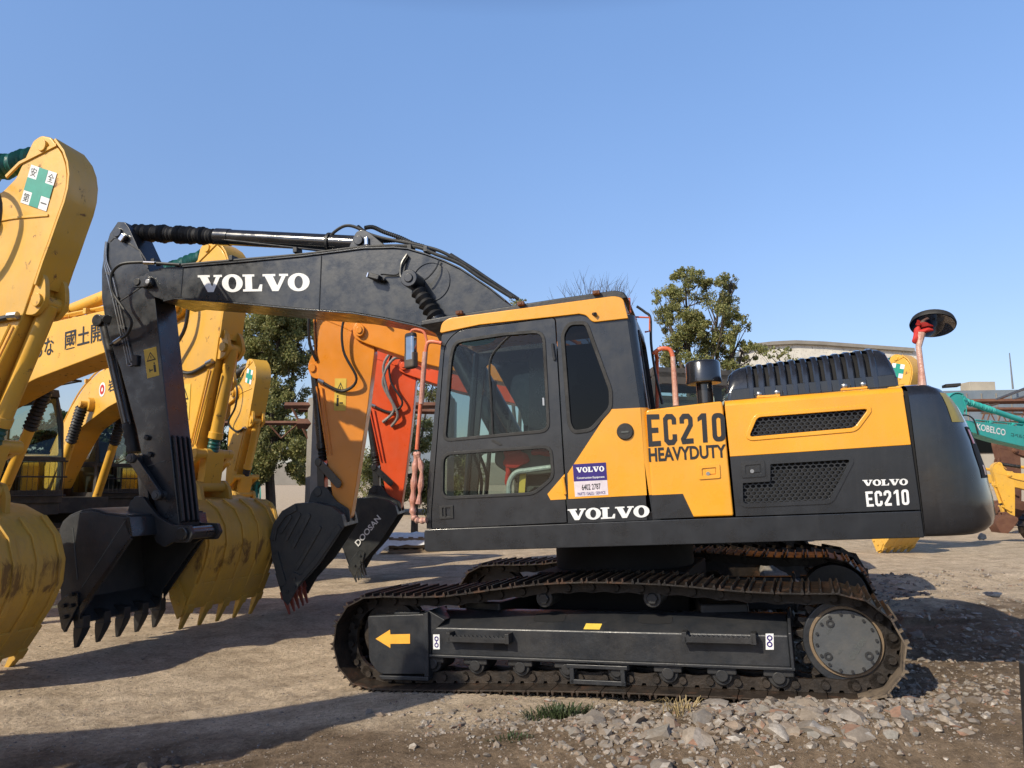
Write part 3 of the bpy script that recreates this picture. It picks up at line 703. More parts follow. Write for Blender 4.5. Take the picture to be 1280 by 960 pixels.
# hoses on the boom
def hoseS(pts, r, name='hose', mat='hose', par=None, k=6): return mS().tube(smooth([S3(*p) for p in pts], k), r, 8).build(name, mat, par or boom)
hoseS([(509, 318, -.28), (502, 330, -.30), (501, 345, -.31), (507, 350, -.33)], .014)
hoseS([(549, 325, -.28), (545, 335, -.31), (536, 346, -.33), (530, 350, -.34)], .008)
hoseS([(176, 349, -.30), (220, 332, -.20), (300, 325, -.2), (380, 318, -.2), (455, 309, -.2), (515, 308, -.2), (545, 318, -.22), (575, 330, -.22), (600, 347, -.22), (640, 372, -.22)][1:], .018)
hoseS([(410, 300, -.05), (417, 291, -.05), (427, 284, -.05), (436, 282, -.05), (447, 285, -.05), (460, 292, -.05), (480, 298, -.05), (515, 305, -.08), (545, 312, -.1), (570, 324, -.1), (600, 342, -.1), (643, 372, -.1)], .017)
cg = smooth([S3(*p) for p in [(456, 285, .02), (466, 284, .02), (480, 290, .02), (500, 297, .02), (520, 306, .0), (545, 313, 0)]], 16)
mS().tube(cg, [.020+.005*(i % 2) for i in range(len(cg))], 10).build('corrugated_hose', 'hose', boom)
cg = smooth([S3(*p) for p in [(447, 283, .0), (460, 293, .0), (475, 301, .0), (500, 301, .0), (530, 308, .0)]], 18)
mS().tube(cg, [.018+.005*(i % 2) for i in range(len(cg))], 10).build('corrugated_hose', 'hose', boom)
hoseS([(563, 318, .08), (590, 335, .08), (615, 352, .08), (648, 374, .08)], .018)
for px, py in ((514, 311), (534, 313), (292, 324), (372, 314), (195, 328)):
    mS().box(S3(px, py, -.17), (.05, .12, .06)).build('hose_clamp', 'blackdull', boom, .008)
hoseS([(225, 331, -.28), (195, 329, -.29), (172, 328, -.33), (150, 331, -.36), (139, 344, -.36), (141, 365, -.35), (153, 384, -.34), (164, 401, -.33), (160, 416, -.30), (150, 424, -.26), (138, 431, -.2)], .017)
mS().tube([S3(180, 328.5, -.32), S3(194, 329, -.30)], .022, 10).build('hose_fitting', 'chrome', boom)
mS().tube([S3(143, 428, -.24), S3(152, 422, -.27)], .022, 10).build('hose_fitting', 'steel', boom)
# ---- arm (stick)
AY = -.17
arm_p = Sp([(147, 277), (156, 277.5), (161, 284), (180, 326), (190, 345), (194, 376), (203, 460), (212, 542), (224, 655), (222, 668), (212, 670), (196, 640), (184, 604), (170, 535), (150, 460), (139, 430), (131, 398), (127, 372), (127, 338), (130, 315), (137, 292)], AY)
e = mS().prism(arm_p, AY, -AY); arm = e.build('arm', 'boompaint', ex, .008)
# raised edge plate with weld line
e = mS(); e.strip(Sp([(138, 303), (143, 298), (152, 300), (174, 314), (181, 325), (184, 336)], AY), AY-.006, AY+.01, .02); e.build('weld_seam', 'blackdull', arm, .004)
e = mS(); e.strip(Sp([(145, 384), (149, 378), (176, 360), (186, 356)], AY), AY-.006, AY+.01, .015); e.build('weld_seam', 'blackdull', arm, .003)
e = mS(); e.strip(Sp([(185, 583), (207, 576)], AY), AY-.003, AY+.01, .008); e.build('weld_seam', 'interior', arm)
c = S(148, 291, AY); e = mS(); e.cyl((c[0], AY-.03, c[1]), (c[0], .2, c[1]), .055); e.build('pivot_pin', 'black', arm, .006)
c = S(153, 297, AY-.04); mS().box((c[0], AY-.035, c[1]), (.07, .05, .10), (('Y', .7),)).build('pin_stop', 'chrome', arm, .015)
for k in range(3):
    o = k*3.1
    e = mS(); e.tube(smooth([S3(*p) for p in [(132+o*.2, 302, -.19), (130+o*.5, 325, -.19), (134+o, 345, -.19), (142+o, 378, -.19), (149+o, 410, -.19), (154+o, 430, -.19), (158+o, 448, -.19), (160+o*1.2, 457-o*.7, -.19), (168, 455-o*.9, -.19)]], 5), .0065, 6); e.build('steel_pipe', 'steel', arm)
for px, py in ((136, 342), (143.5, 372), (152, 409), (156, 431)): mS().box(S3(px, py, -.185), (.10, .02, .035), (('Y', .25),)).build('pipe_clamp', 'blackdull', arm, .004)
mS().box(S3(170, 451, -.18), (.07, .05, .12)).build('pipe_block', 'blackdull', arm, .01)
y = AY-.004
qq = [(179.5, 437.5), (195, 433.3), (199, 469), (184, 473)]
mS().prism([(p.x, p.z) for p in q4(*qq)], AY-.003, AY+.01).build('warning_label', 'warn', arm)
t = mS(); f = quad_map([S3(a, b, AY-.0045) for a, b in qq])
for fc in ring2([Vector(p) for p in ((.12, .56), (.88, .56), (.5, .88))], [Vector(p) for p in ((.22, .60), (.78, .60), (.5, .82))]): t.face([f(*p) for p in fc])
for x0, y0, x1, y1 in ((.47, .64, .53, .74), (.62, .14, .80, .40), (.66, .42, .76, .48), (.25, .22, .55, .26), (.25, .18, .32, .30)): t.face([f(*p) for p in ((x0, y0), (x1, y0), (x1, y1), (x0, y1))])
t.build('warning_symbol', 'ink', arm)
for k in range(4):   # wear ribs down the inner face
    yy = -.125+k*.08; e = mS()
    a, b = S3(213.5, 543, AY), S3(223.5, 655, AY)
    e.prism([(a.x-.01, a.z), (a.x+.025, a.z-.03), (b.x+.035, b.z+.03), (b.x-.01, b.z)], yy-.018, yy+.018); e.build('wear_strip', 'blackdull', arm, .008)
for px, py in ((184, 547), (188, 568)): mS().box(S3(px, py, AY-.01), (.055, .05, .05), (('Y', .5),)).build('lug', 'blackdull', arm, .01)
# bucket cylinder along the front of the arm
cA, cB, cC = S3(131, 402, 0), S3(161.5, 530, 0), S3(168, 566, 0)
e = mS(); e.cyl(cA, cB, .072); e.cyl(cA+Vector((-.02, -.10, .0)), cA+Vector((-.02, .10, 0)), .07); bc = e.build('bucket_cylinder', 'black', ex, .008)
mS().bellows(cB, cC, .082, 4, .15).build('bellows', 'bellow', bc)
e = mS(); e.cyl(S3(134, 399, -.12), S3(134, 399, -.2), .05); e.box(S3(131, 397, -.13), (.06, .06, .05)); e.build('valve_block', 'blackdull', bc, .008)
mS().tube([S3(137, 400, -.10), S3(141, 425, -.10), S3(163, 530, -.09)], .012, 6).build('steel_pipe', 'blackdull', bc)
# linkage
A_, B_, C_, D_ = S3(167, 573, -.24), S3(198, 619, -.24), S3(172, 633, -.24), S3(230, 667, -.24)
for s in (-1, 1):
    def sy(p, v=.24): return Vector((p.x, s*v, p.z))
    def linkpoly(a, b, r):
        a, b = Vector((a.x, a.z)), Vector((b.x, b.z)); d = (b-a).normalized(); n_ = Vector((-d.y, d.x)); t0 = math.atan2(n_.y, n_.x)
        return [tuple(a+Vector((math.cos(t0+PI*j/8), math.sin(t0+PI*j/8)))*r) for j in range(9)]+[tuple(b+Vector((math.cos(t0+PI+PI*j/8), math.sin(t0+PI+PI*j/8)))*r) for j in range(9)]
    e = mS(); e.prism(linkpoly(A_, B_, .055), s*.24-.03, s*.24+.03); e.build('linkage_bar', 'black', ex, .008)
e = mS(); e.prism(linkpoly(A_, C_, .06), -.14, .14); e.build('push_link', 'black', ex, .01)
for nm, p, v in (('linkage_pin', A_, .30), ('linkage_pin', B_, .29), ('linkage_pin', C_, .24)):
    e = mS(); e.cyl((p.x, -v, p.z), (p.x, v, p.z), .05); e.cyl((p.x, -v-.012, p.z), (p.x, -v, p.z), .033); e.build(nm, 'cover', ex, .006)
# ---- bucket
W = .60
side = Sp([(75, 662), (79, 653), (87, 646), (100, 640.5), (112, 638), (122, 639.5), (131, 643), (159, 646.5), (164, 671), (101, 757), (98, 778), (88, 774), (77.5, 752), (74.5, 716)], -W)
lip = Sp([(98.5, 779)], -W)[0]
bk = mS()
shellp = [lip, (side[12][0]+.03, side[12][1]-.02), side[12], side[13], side[0], side[1], side[2], side[3], side[4], side[5], side[6], side[7], side[8]]
bk.strip(shellp[:-1], -W+.012, W-.012, .022)
bk.prism(side, -W, -W+.026); bk.prism(side, W-.026, W)
M['bucketpaint'] = paint('scuffed_bucket_paint', (.024, .027, .030), .48, .35, (.085, .08, .075), bump=.3, streak=.1)
bucket = bk.build('bucket', 'bucketpaint', ex, .006)
e = mS(); a, b = side[7], side[8]
e.prism([a, b, (b[0]-.03, b[1]+.02), (a[0]-.06, a[1]-.01)], -W-.0, W+.0)
e.prism([(a[0]-.02, a[1]+.005), (a[0]+.03, a[1]+.004), (b[0]+.02, b[1]), (b[0]-.03, b[1]-.002)], -W+.001, W-.001); e.build('bucket_rim', 'black', bucket, .006)
p0, p1 = side[8], side[9]
for s in (-1, 1):
    e = mS(); e.prism([p0, p1, (p1[0]+.01, p1[1]-.13), (p1[0]+.02, p1[1]-.08), (p0[0]+.02, p0[1]-.02)], s*(W+.006)-.014, s*(W+.006)+.014)
    e.build('side_edge', 'black', bucket, .004)
# seam on side plate
e = mS()
for a, b in (((157, 650), (102, 735)), ((91, 660), (97, 725))): e.tube([S3(*a, -W-.002), S3(*b, -W-.002)], .006, 5)
e.build('weld_seam', 'interior', bucket)
cut = Sp([(81, 747), (96, 739), (100.5, 741), (101, 756), (84, 790), (80.5, 785), (75, 755)], -W)
for s in (-1, 1):
    e = mS(); e.prism(cut, s*(W+.02)-.018, s*(W+.02)+.018); c2 = e.build('side_cutter', 'black', bucket, .005)
    e = mS()
    for px, py in ((95, 742), (85, 756), (94, 756), (86, 770)): c = S3(px, py, -W); e.cyl((c.x, s*(W+.03), c.z), (c.x, s*(W+.07), c.z), .022, n=6)
    e.build('bolt', 'blackdull', c2)
lx, lz = lip
for k in range(5):
    yy = -W+.045+k*(2*W-.09)/4
    e = mS(); w = .045
    # adapter then tapering tooth
    e.prism([(lx-.09, lz+.10), (lx+.06, lz+.07), (lx+.055, lz-.05), (lx-.055, lz-.06)], yy-w, yy+w)
    e.build('tooth_adapter', 'blackdull', bucket, .008)
    e = mS(); R = []
    for t_, ww, hw_ in ((0, 1.15, .055), (.4, .95, .042), (1., .5, .012)):
        cx, cz = lx+.0-.06*t_, lz-.04-.205*t_
        R.append([(cx+a*hw_*1.1, yy+b*w*ww, cz) for a, b in ((-1, -1), (1, -1), (1, 1), (-1, 1))])
    e.rows(R, closed=True, cap=True); e.build('tooth', 'blackdull', bucket, .006)
ear = rnd_poly(Sp([(158, 648), (164, 627), (171, 620), (180, 621), (188, 632), (199, 646), (216, 656), (238, 657), (242, 668), (236, 678), (216, 678), (206, 684), (196, 678), (190, 660)], -.24), .015)
for s in (-1, 1): mS().prism(ear, s*.23-.025, s*.23+.025).build('bucket_ear', 'blackdull', bucket, .006)
e = mS(); e.cyl((D_.x, -.29, D_.z), (D_.x, .29, D_.z), .068); e.build('hinge_pin', 'black', bucket, .01)
# ---- arm cylinder and its bellows
a, b_, c_, d_ = S3(150, 291, 0), S3(168, 290.5, 0), S3(273, 296, 0), S3(449, 301, 0)
d_ = Vector((S3(449, 301, -.12).x, 0, S3(449, 301, -.12).z)); dirn = (d_-S3(152, 289, 0)).normalized()
e = mS(); e.cyl(c_, d_-dirn*.06, .088, n=28); e.cyl(c_-dirn*.02, c_+dirn*.16, .096, n=28); e.cyl(d_+Vector((0, -.075, 0)), d_+Vector((0, .075, 0)), .085); ac = e.build('arm_cylinder', 'tail', ex, .006)
mS().bellows(b_, c_, .098, 26, .24, sag=-.0, jit=.13).build('bellows', 'bellow', ac)
e = mS(); e.ring(d_-dirn*.42, dirn, .088, .105, .03); e.tube([S3(401, 296, -.06), S3(410, 299, -.08)], .015, 8); e.build('hose_clamp', 'blackdull', ac)
mS().tube([c_+Vector((.1, -.07, -.07)), d_+Vector((-.35, -.07, -.06))], .012, 8).build('steel_pipe', 'black', ac)

# ---- undercarriage
e = mT(); e.cyl((.0, 0, .78), (0, 0, 1.05), .62, n=48); e.box((0, 0, .62), (1.3, 1.2, .34)); e.build('slewing_base', 'void', ex, .02)
e = mT(); e.box((.75, 0, .50), (.35, 2.2, .22), (('Z', .2),)); e.box((-.75, 0, .50), (.35, 2.2, .22), (('Z', -.2),)); e.build('centre_frame', 'blackdull', ex, .02)
oy = -1.5
lp = [T2(a, b, oy) for a, b in [(413.5, 808), (418, 776), (429, 758), (446, 746), (470, 742.5), (500, 743), (554, 742), (608, 734.5), (661, 728), (691, 725.5), (735, 724), (780, 725), (839, 727.5), (911, 734), (968, 737.5), (1023, 738), (1062, 739), (1094, 752), (1122, 776), (1137, 803),
                                (1139, 832), (1126, 860), (1106, 878), (1080, 884), (1000, 881), (905, 877), (800, 872), (700, 869), (600, 868), (520, 867), (470, 866), (440, 859), (422, 840)]]
dense = []
for i in range(len(lp)):
    p0, p1, p2, p3 = [Vector(lp[(i+k) % len(lp)]) for k in (-1, 0, 1, 2)]
    for j in range(8):
        t_ = j/8; dense.append(.5*((2*p1)+(p2-p0)*t_+(2*p0-5*p1+4*p2-p3)*t_*t_+(3*p1-p0-3*p2+p3)*t_**3))
cum = [0.]
for i in range(len(dense)): cum.append(cum[-1]+(dense[(i+1) % len(dense)]-dense[i]).length)
per = cum[-1]; NS = 50; pitch = per/NS
def at_s(s):
    s %= per
    for i in range(len(dense)):
        if cum[i+1] >= s:
            t_ = (s-cum[i])/(cum[i+1]-cum[i]); return dense[i].lerp(dense[(i+1) % len(dense)], t_)
    return dense[0]
knots = [at_s(i*pitch) for i in range(NS+1)]
def shoe_mesh(mb, p, q, yc):
    d = (q-p); ln = d.length; d.normalize(); n_ = Vector((d.y, -d.x))     # n_ points inward (loop runs clockwise)
    mid = (p+q)/2
    if (Vector((0, .4))-mid).dot(n_) < 0: n_ = -n_
    def P3(u, v, yy): c = p+d*(u*ln)+n_*v; return (c.x, yy, c.y)
    # the plate: outer side profile with three grousers
    prof_ = [(-.02, .030), (-.03, .018), (.02, .016), (.05, .014), (.07, -.012), (.12, -.012), (.14, .016), (.45, .018), (.47, -.008), (.52, -.008), (.54, .018), (.82, .018), (.86, -.008), (.91, -.008), (.95, .018), (.965, .030)]
    A = [mb.v(P3(u, v, yc-.3)) for u, v in prof_]; B = [mb.v(P3(u, v, yc+.3)) for u, v in prof_]
    mb.bm.faces.new(A); mb.bm.faces.new(B[::-1])
    for i in range(len(A)): j = (i+1) % len(A); mb.bm.faces.new((A[i], B[i], B[j], A[j]))
def chain_mesh(mb, p, q, yc):
    d = (q-p); ln = d.length; d.normalize(); n_ = Vector((d.y, -d.x)); mid = (p+q)/2
    if (Vector((0, .4))-mid).dot(n_) < 0: n_ = -n_
    def P2(u, v): c = p+d*(u*ln)+n_*v; return (c.x, c.y)
    for s in (-1, 1):
        y0 = yc+s*.085
        poly = [P2(*t) for t in ((.04, .032), (.40, .032), (.44, .05), (.56, .05), (.60, .032), (.96, .032), (1.12, .05), (1.16, .08), (1.12, .11), (.98, .125), (.6, .115), (.4, .115), (.02, .125), (-.10, .11), (-.13, .08), (-.08, .05))]
        mb.prism(poly, y0-.018+s*.0, y0+.018)
    c = p+n_*.08; mb.cyl((c.x, yc-.125, c.y), (c.x, yc+.125, c.y), .026, n=10)
def crawler(yc, side_):
    c = mT()
    for i in range(NS): chain_mesh(c, knots[i], knots[i+1], yc)
    tr = c.build('crawler_track', 'chain', ex, label='near crawler track' if side_ else 'far crawler track behind the near one')
    for i in range(NS):
        s = mT(); shoe_mesh(s, knots[i], knots[i+1], yc); s.build('track_shoe', 'trackmud' if side_ and min(knots[i].x, knots[i+1].x) > 1.62 and knots[i].y < .60 else 'track', tr, .003, seg=1)
crawler(-1.2, True)
for v in range(1): crawler(1.2, False)
def wheel(mb, c, r, y0, y1, n=36): mb.cyl((c[0], y0, c[1]), (c[0], y1, c[1]), r, n=n)
spc = T2(1058, 803, -1.31)
for s in (-1, 1):
    yc = s*1.2
    e = mT(); teeth = 21; pts = []
    sc = (spc[0]+.012, spc[1]-.006)
    for i in range(teeth*4):
        a = 2*PI*i/(teeth*4)-.03; rr = (.335, .335, .285, .285)[i % 4]; pts.append((sc[0]+rr*math.cos(a), sc[1]+rr*math.sin(a)))
    e.prism(pts, yc-.03, yc+.03); spk = e.build('drive_sprocket', 'chain', ex, .004)
    e = mT(); e.cyl((sc[0], s*.9, sc[1]), (sc[0], s*1.27, sc[1]), .285, n=40); e.build('motor_housing', 'frame', spk, .01)
cr = T2(1101.5, 803, -1.31)[0]-spc[0]
e = mT(); e.cyl((spc[0], -1.24, spc[1]), (spc[0], -1.315, spc[1]), cr, cr*.985, 56); mcv = e.build('motor_cover', 'cover', ex, .006, label='round dusty cover over the drive motor')
e = mT()
for i in range(16):
    a = 2*PI*i/16+.1; e.cyl((spc[0]+cr*.88*math.cos(a), -1.312, spc[1]+cr*.88*math.sin(a)), (spc[0]+cr*.88*math.cos(a), -1.328, spc[1]+cr*.88*math.sin(a)), .010, n=8)
for a in (2.2, -2.5, -.55): e.ring((spc[0]+cr*.72*math.cos(a), -1.316, spc[1]+cr*.72*math.sin(a)), (0, -1, 0), .014, .026, .008, 16)
e.build('bolt', 'blackdull', mcv)
t = mT(); ca, sa = math.cos(.95), math.sin(.95)
def rq(cx, cz, w, h): return [Vector((spc[0]+cx*cr+(a*w*ca-b*h*sa)*cr, -1.3185, spc[1]+cz*cr+(a*w*sa+b*h*ca)*cr)) for a, b in ((-.5, .5), (.5, .5), (.5, -.5), (-.5, -.5))]
put_text(t, 'OALTON', rq(.30, -.18, .78, .17), .02); put_text(t, 'MODEL', rq(-.45, .38, .30, .07)); put_text(t, 'NO.', rq(-.22, -.28, .2, .07)); t.build('raised_lettering', 'interior', mcv)
e = mT(); e.ring((spc[0], -1.255, spc[1]), (0, -1, 0), cr*1.0, cr*1.10, .03, 56); e.build('hub_rim', paint('muddy_rim', (.17, .12, .075), .8, .6, (.25, .18, .11), bump=.6), mcv, .004)
for s in (-1, 1):
    e = mT(); e.cyl((-1.70, s*1.2-.09, .375), (-1.70, s*1.2+.09, .375), .265, n=40); e.cyl((-1.70, s*1.2-.03, .375), (-1.70, s*1.2+.03, .375), .30, n=40); e.build('idler_wheel', 'chain', ex, .012)
    for px in (678.5, 814.5):
        c = T2(px, 749, -1.33); e = mT(); y0, y1 = s*1.02, s*1.30
        e.cyl((c[0], y0, c[1]), (c[0], y1, c[1]), .068); e.cyl((c[0], s*1.30, c[1]), (c[0], s*1.325, c[1]), .045, n=6); e.build('carrier_roller', 'blackdull', ex, .01)
    for i in range(8):
        x = -1.30+i*(2.62/7); z = .165; e = mT()
        e.cyl((x, s*1.06, z), (x, s*1.335, z), .072); e.cyl((x, s*1.335, z), (x, s*1.36, z), .045); e.box((x, s*1.33, z+.03), (.20, .05, .05)); e.build('track_roller', 'blackdull', ex, .01)
    # side frame: vertical face with sloping top
    zt_, zb_ = T2(780, 790, -1.36)[1], T2(780, 827, -1.36)[1]; x0, x1 = T2(539, 800, -1.36)[0], T2(986, 800, -1.36)[0]
    cross_ = [(s*1.36, zb_), (s*1.36, zt_), (s*1.16, zt_+.105), (s*1.04, zt_+.105), (s*1.04, zb_)]
    e = mT(); e.prism(cross_, x0, x1, 0); fr_ = e.build('track_frame', 'frame', ex, .012, label='near side frame between idler and sprocket' if s < 0 else 'far side frame')
    e = mT(); e.box(((x0+x1)/2, s*1.355, zb_-.006), (x1-x0+.05, .06, .022)); e.prism([(s*1.385, zb_-.01), (s*1.385, zt_+.02), (s*1.20, zt_+.14), (s*1.04, zt_+.14), (s*1.04, zb_-.01)], x1, x1+.022, 0); e.build('frame_rim', 'frame', fr_, .006)
    # guard under the frame
    e = mT(); gx0, gx1 = T2(712, 845, -1.37)[0], T2(782, 845, -1.37)[0]
    e.box(((gx0+gx1)/2, s*1.37, .085), (gx1-gx0, .02, .035)); e.box((gx0+.02, s*1.365, .14), (.035, .03, .14)); e.box((gx1-.02, s*1.365, .14), (.035, .03, .14)); e.box(((gx0+gx1)/2, s*1.372, .195), (gx1-gx0+.04, .02, .03)); e.build('roller_guard', 'frame', ex, .006)
# front box with the arrow
bxp = rnd_poly([T2(a, b, -1.385) for a, b in ((459.5, 770), (530, 767.5), (531, 843), (474, 843), (461, 826))], [.02, .02, 0.01, .05, .05])
e = mT(); e.prism(bxp, -1.385, -1.05); ab = e.build('tensioner_cover', 'frame', ex, .022, seg=3)
e = mT(); e.prism([T2(a, b, -1.39) for a, b in ((529.5, 767), (535, 765), (536, 846), (530.5, 846))], -1.395, -1.04); e.prism([T2(a, b, -1.38) for a, b in ((474, 844), (536, 846), (536, 851), (478, 849))], -1.39, -1.06); e.build('frame_rim', 'frame', ab, .005)
e = mT(); e.prism([T2(a, b, -1.36) for a, b in ((535.5, 763), (556, 775), (540, 791), (538, 827), (535.5, 827))], -1.36, -1.1); e.build('gusset', 'frame', ab, .006)
e = mT(); e.prism([T2(a, b, -1.387) for a, b in ((469.5, 798.5), (487.5, 787), (488, 793), (512.5, 792.5), (512.5, 804.5), (488, 804.8), (488, 810))], -1.388, -1.380); e.build('arrow_sticker', 'arrow', ab)
e = mT(); a, b = T2(495, 768, -1.3), T2(527, 768, -1.3); e.box(((a[0]+b[0])/2, -1.28, a[1]+.012), (b[0]-a[0], .1, .03)); e.build('grease_cap', 'frame', ab, .006)
# stickers, steps and painted-dark hole patches on the near frame
for x0_, y0_, x1_, y1_ in ((541.5, 793, 549.5, 811.5), (957, 792, 967, 812)):
    e = mT(); e.prism([T2(a, b, -1.361) for a, b in ((x0_, y0_), (x1_, y0_), (x1_+.3, y1_), (x0_+.3, y1_))], -1.3635, -1.358); stk = e.build('shackle_sticker', 'white', ex)
    t = mT(); cx = (x0_+x1_)/2+.1
    for cy, r0, r1 in ((y0_+5.5, .010, .019), (y0_+13.5, .010, .019)):
        c = T2(cx, cy, -1.3645); t.ring((c[0], -1.3637, c[1]), (0, -1, 0), r0, r1, .0008, 18)
    c = T2(cx, y0_+9.5, -1.3645); t.box((c[0], -1.3640, c[1]), (.008, .0012, .022)); t.build('shackle_symbol', 'purple', stk)
def slopept(px, v):   # a point on the sloping top of the near frame
    x = T2(px, 780, -1.30)[0]; return Vector((x, -1.36+.2*v, zt_+.105*v))
e = mT(); a, b = slopept(731, .12), slopept(752, .12); n_ = Vector((0, -.465, .885))
e.face([slopept(731, .08)+n_*.003, slopept(751, .08)+n_*.003, slopept(752, .38)+n_*.003, slopept(732, .38)+n_*.003]); e.build('yellow_label', 'warn', ex)
for px in (684, 817):
    e = mT(); c = slopept(px, .66); e.face([c+n_*.003+Vector((.125*math.copysign(min(1, abs(1.5*math.cos(a_))), math.cos(a_)), .055*math.sin(a_)*.885, .055*math.sin(a_)*.465)) for a_ in [2*PI*k/28 for k in range(28)]]); e.build('oval_hole_shade', 'void', ex)  # flat black ovals: the shade inside the holes is put into the colour
e = mT(); e.prism([T2(a, b, -1.36) for a, b in ((617, 800), (634.5, 800), (634.5, 814), (617, 814))], -1.3625, -1.35); e.build('square_hole_shade', 'void', ex)  # no cut here: a black patch paints the dark inside of the hole
for x0_, x1_ in ((562, 635), (856, 942)):
    a, b = T2(x0_, 797, -1.42), T2(x1_, 798, -1.42); e = mT(); n = 14; zc = a[1]
    pts = [(a[0], zc-.028), (b[0], zc-.028), (b[0], zc+.02)]
    for i in range(n, 0, -1):
        pts += [(a[0]+(b[0]-a[0])*(i-.25)/n, zc+.028), (a[0]+(b[0]-a[0])*(i-.75)/n, zc+.010)]
    pts.append((a[0], zc+.02)); e.prism(pts, -1.45, -1.43); e.box(((a[0]+b[0])/2, -1.405, zc-.012), (b[0]-a[0], .07, .02))
    for q in (a, b): e.box((q[0], -1.40, zc+.005), (.035, .10, .075))
    e.build('step', 'blackdull', ex, .005)

# ================================================================== ground
def gz(x, y):
    xl = (x-1.068)*.933-(y-7.053)*.36; yl = (x-1.068)*.36+(y-7.053)*.933
    w = 1/(1+max(0, abs(yl)-1.8)**2*.5)/(1+max(0, abs(xl)-2.6)**2*.25)
    z = -.10/(1+math.exp(max(-30, min(30, (x+1.6)*2.5))))+(.030+.0465*max(-3.5, min(3.2, xl)))*w-.012
    z += .10*math.exp(-((x-1.2)/1.5)**2-((y-4.75)/.45)**2)                   # low rubble heap in front of the track
    z += .07*math.exp(-((x-3.2)/1.6)**2-((y-4.6)/.8)**2)
    z += .10*math.exp(-((x+2.6)/.9)**2-((y-4.3)/.35)**2)*(.5+noise.noise((x*3, y*3, 0)))
    rough_ = .25+.75*(1/(1+math.exp(max(-30, min(30, -(x-1.5-.25*(y-5))*1.6)))))+.5*max(0, min(1, (5.2-y)))
    z += noise.noise((x*.5, y*.5, 3))*.03+noise.noise((x*2.2, y*2.2, 1))*.030*rough_+noise.noise((x*7, y*7, 5))*.020*rough_+(noise.noise((x*13, y*13, 2))*.010*rough_ if abs(x) < 7 and y < 11 else 0)
    # tyre and crawler ruts pressed into the loose surface
    for (ax_, ay_, ang_, wv) in ((-1.4, 5.0, .30, .22), (-1.9, 6.5, .30, .22), (.4, 3.95, .12, .2), (3.6, 4.6, .9, .25), (5.0, 6.2, .9, .25)):
        dx_, dy_ = x-ax_, y-ay_; u_ = dx_*math.cos(ang_)+dy_*math.sin(ang_); v_ = -dx_*math.sin(ang_)+dy_*math.cos(ang_)+.25*math.sin(u_*.5)
        if abs(v_) < wv*1.6 and abs(u_) < 6:
            k_ = math.exp(-(v_/wv)**4)*(1-abs(u_)/6); z -= .022*k_*(.7+noise.noise((u_*.8, v_, 7))); z += .010*k_*math.sin(u_*26+4*abs(v_)/wv)
            z += .012*math.exp(-((abs(v_)-wv*1.25)/.07)**2)*(1-abs(u_)/6)
    if y > 17: z -= min(.25, (y-17)*.02)
    if x > 4 and y > 8: z += .18*max(0, noise.noise((x*.45, y*.6, 9)))
    return z
gz_ = gz
def axis(f0, f1, st, lo, hi):
    a = []; v = f0
    while v <= f1: a.append(v); v += st
    s = st; v = f1
    while v < hi: s *= 1.13; v += s; a.append(v)
    s = st; v = f0
    while v > lo: s *= 1.13; v -= s; a.insert(0, v)
    return a
xs, ys = axis(-5.2, 5.6, .05, -900, 900), axis(3.1, 9.5, .05, -120, 1500)
e = MB(); V = [[e.bm.verts.new((x, y, gz(x, y))) for x in xs] for y in ys]
for j in range(len(ys)-1):
    for i in range(len(xs)-1): e.bm.faces.new((V[j][i], V[j][i+1], V[j+1][i+1], V[j+1][i]))
m, nt, out = nodes('yard_dirt'); b = N(nt, 'BsdfPrincipled'); L(nt, b.outputs[0], out.inputs[0])
tc = N(nt, 'TexCoord'); co = tc.outputs['Object']; sx = N(nt, 'SeparateXYZ'); L(nt, co, sx.inputs[0])
big = noi(nt, co, .55, 6, .62); mid = noi(nt, co, 3.1, 8, .68); fine = noi(nt, co, 24, 9, .8)
pale = mixc(nt, ramp(nt, mid, [(.32, 0.), (.68, 1.)]), (.34, .262, .18), (.62, .495, .355))
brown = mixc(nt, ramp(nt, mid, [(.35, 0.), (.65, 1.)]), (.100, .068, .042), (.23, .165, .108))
# brown loose soil towards the near edge and on the right, pale trodden ground elsewhere
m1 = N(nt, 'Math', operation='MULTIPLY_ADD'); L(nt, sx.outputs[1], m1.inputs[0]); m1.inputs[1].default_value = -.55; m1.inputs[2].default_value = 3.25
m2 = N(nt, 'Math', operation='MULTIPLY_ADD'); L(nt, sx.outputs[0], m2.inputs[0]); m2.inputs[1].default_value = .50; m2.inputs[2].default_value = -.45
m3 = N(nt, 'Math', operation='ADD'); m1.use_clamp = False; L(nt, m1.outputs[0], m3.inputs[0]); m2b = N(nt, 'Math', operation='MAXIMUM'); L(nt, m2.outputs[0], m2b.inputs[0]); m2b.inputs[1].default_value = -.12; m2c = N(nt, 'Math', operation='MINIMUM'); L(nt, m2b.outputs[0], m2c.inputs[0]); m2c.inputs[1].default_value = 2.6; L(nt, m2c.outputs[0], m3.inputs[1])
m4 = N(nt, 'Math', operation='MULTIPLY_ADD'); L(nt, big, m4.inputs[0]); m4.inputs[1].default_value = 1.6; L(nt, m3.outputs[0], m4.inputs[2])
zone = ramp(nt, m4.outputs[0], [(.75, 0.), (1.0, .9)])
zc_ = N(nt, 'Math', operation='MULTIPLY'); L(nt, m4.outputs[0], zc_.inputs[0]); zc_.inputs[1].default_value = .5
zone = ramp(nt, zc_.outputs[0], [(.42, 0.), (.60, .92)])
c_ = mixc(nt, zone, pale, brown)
c_ = mixc(nt, 1., c_, ramp(nt, fine, [(.30, .45), (.5, 1.), (.70, 1.4)]), 'MULTIPLY')
vor = N(nt, 'TexVoronoi'); vor.inputs['Scale'].default_value = 42; L(nt, co, vor.inputs['Vector'])
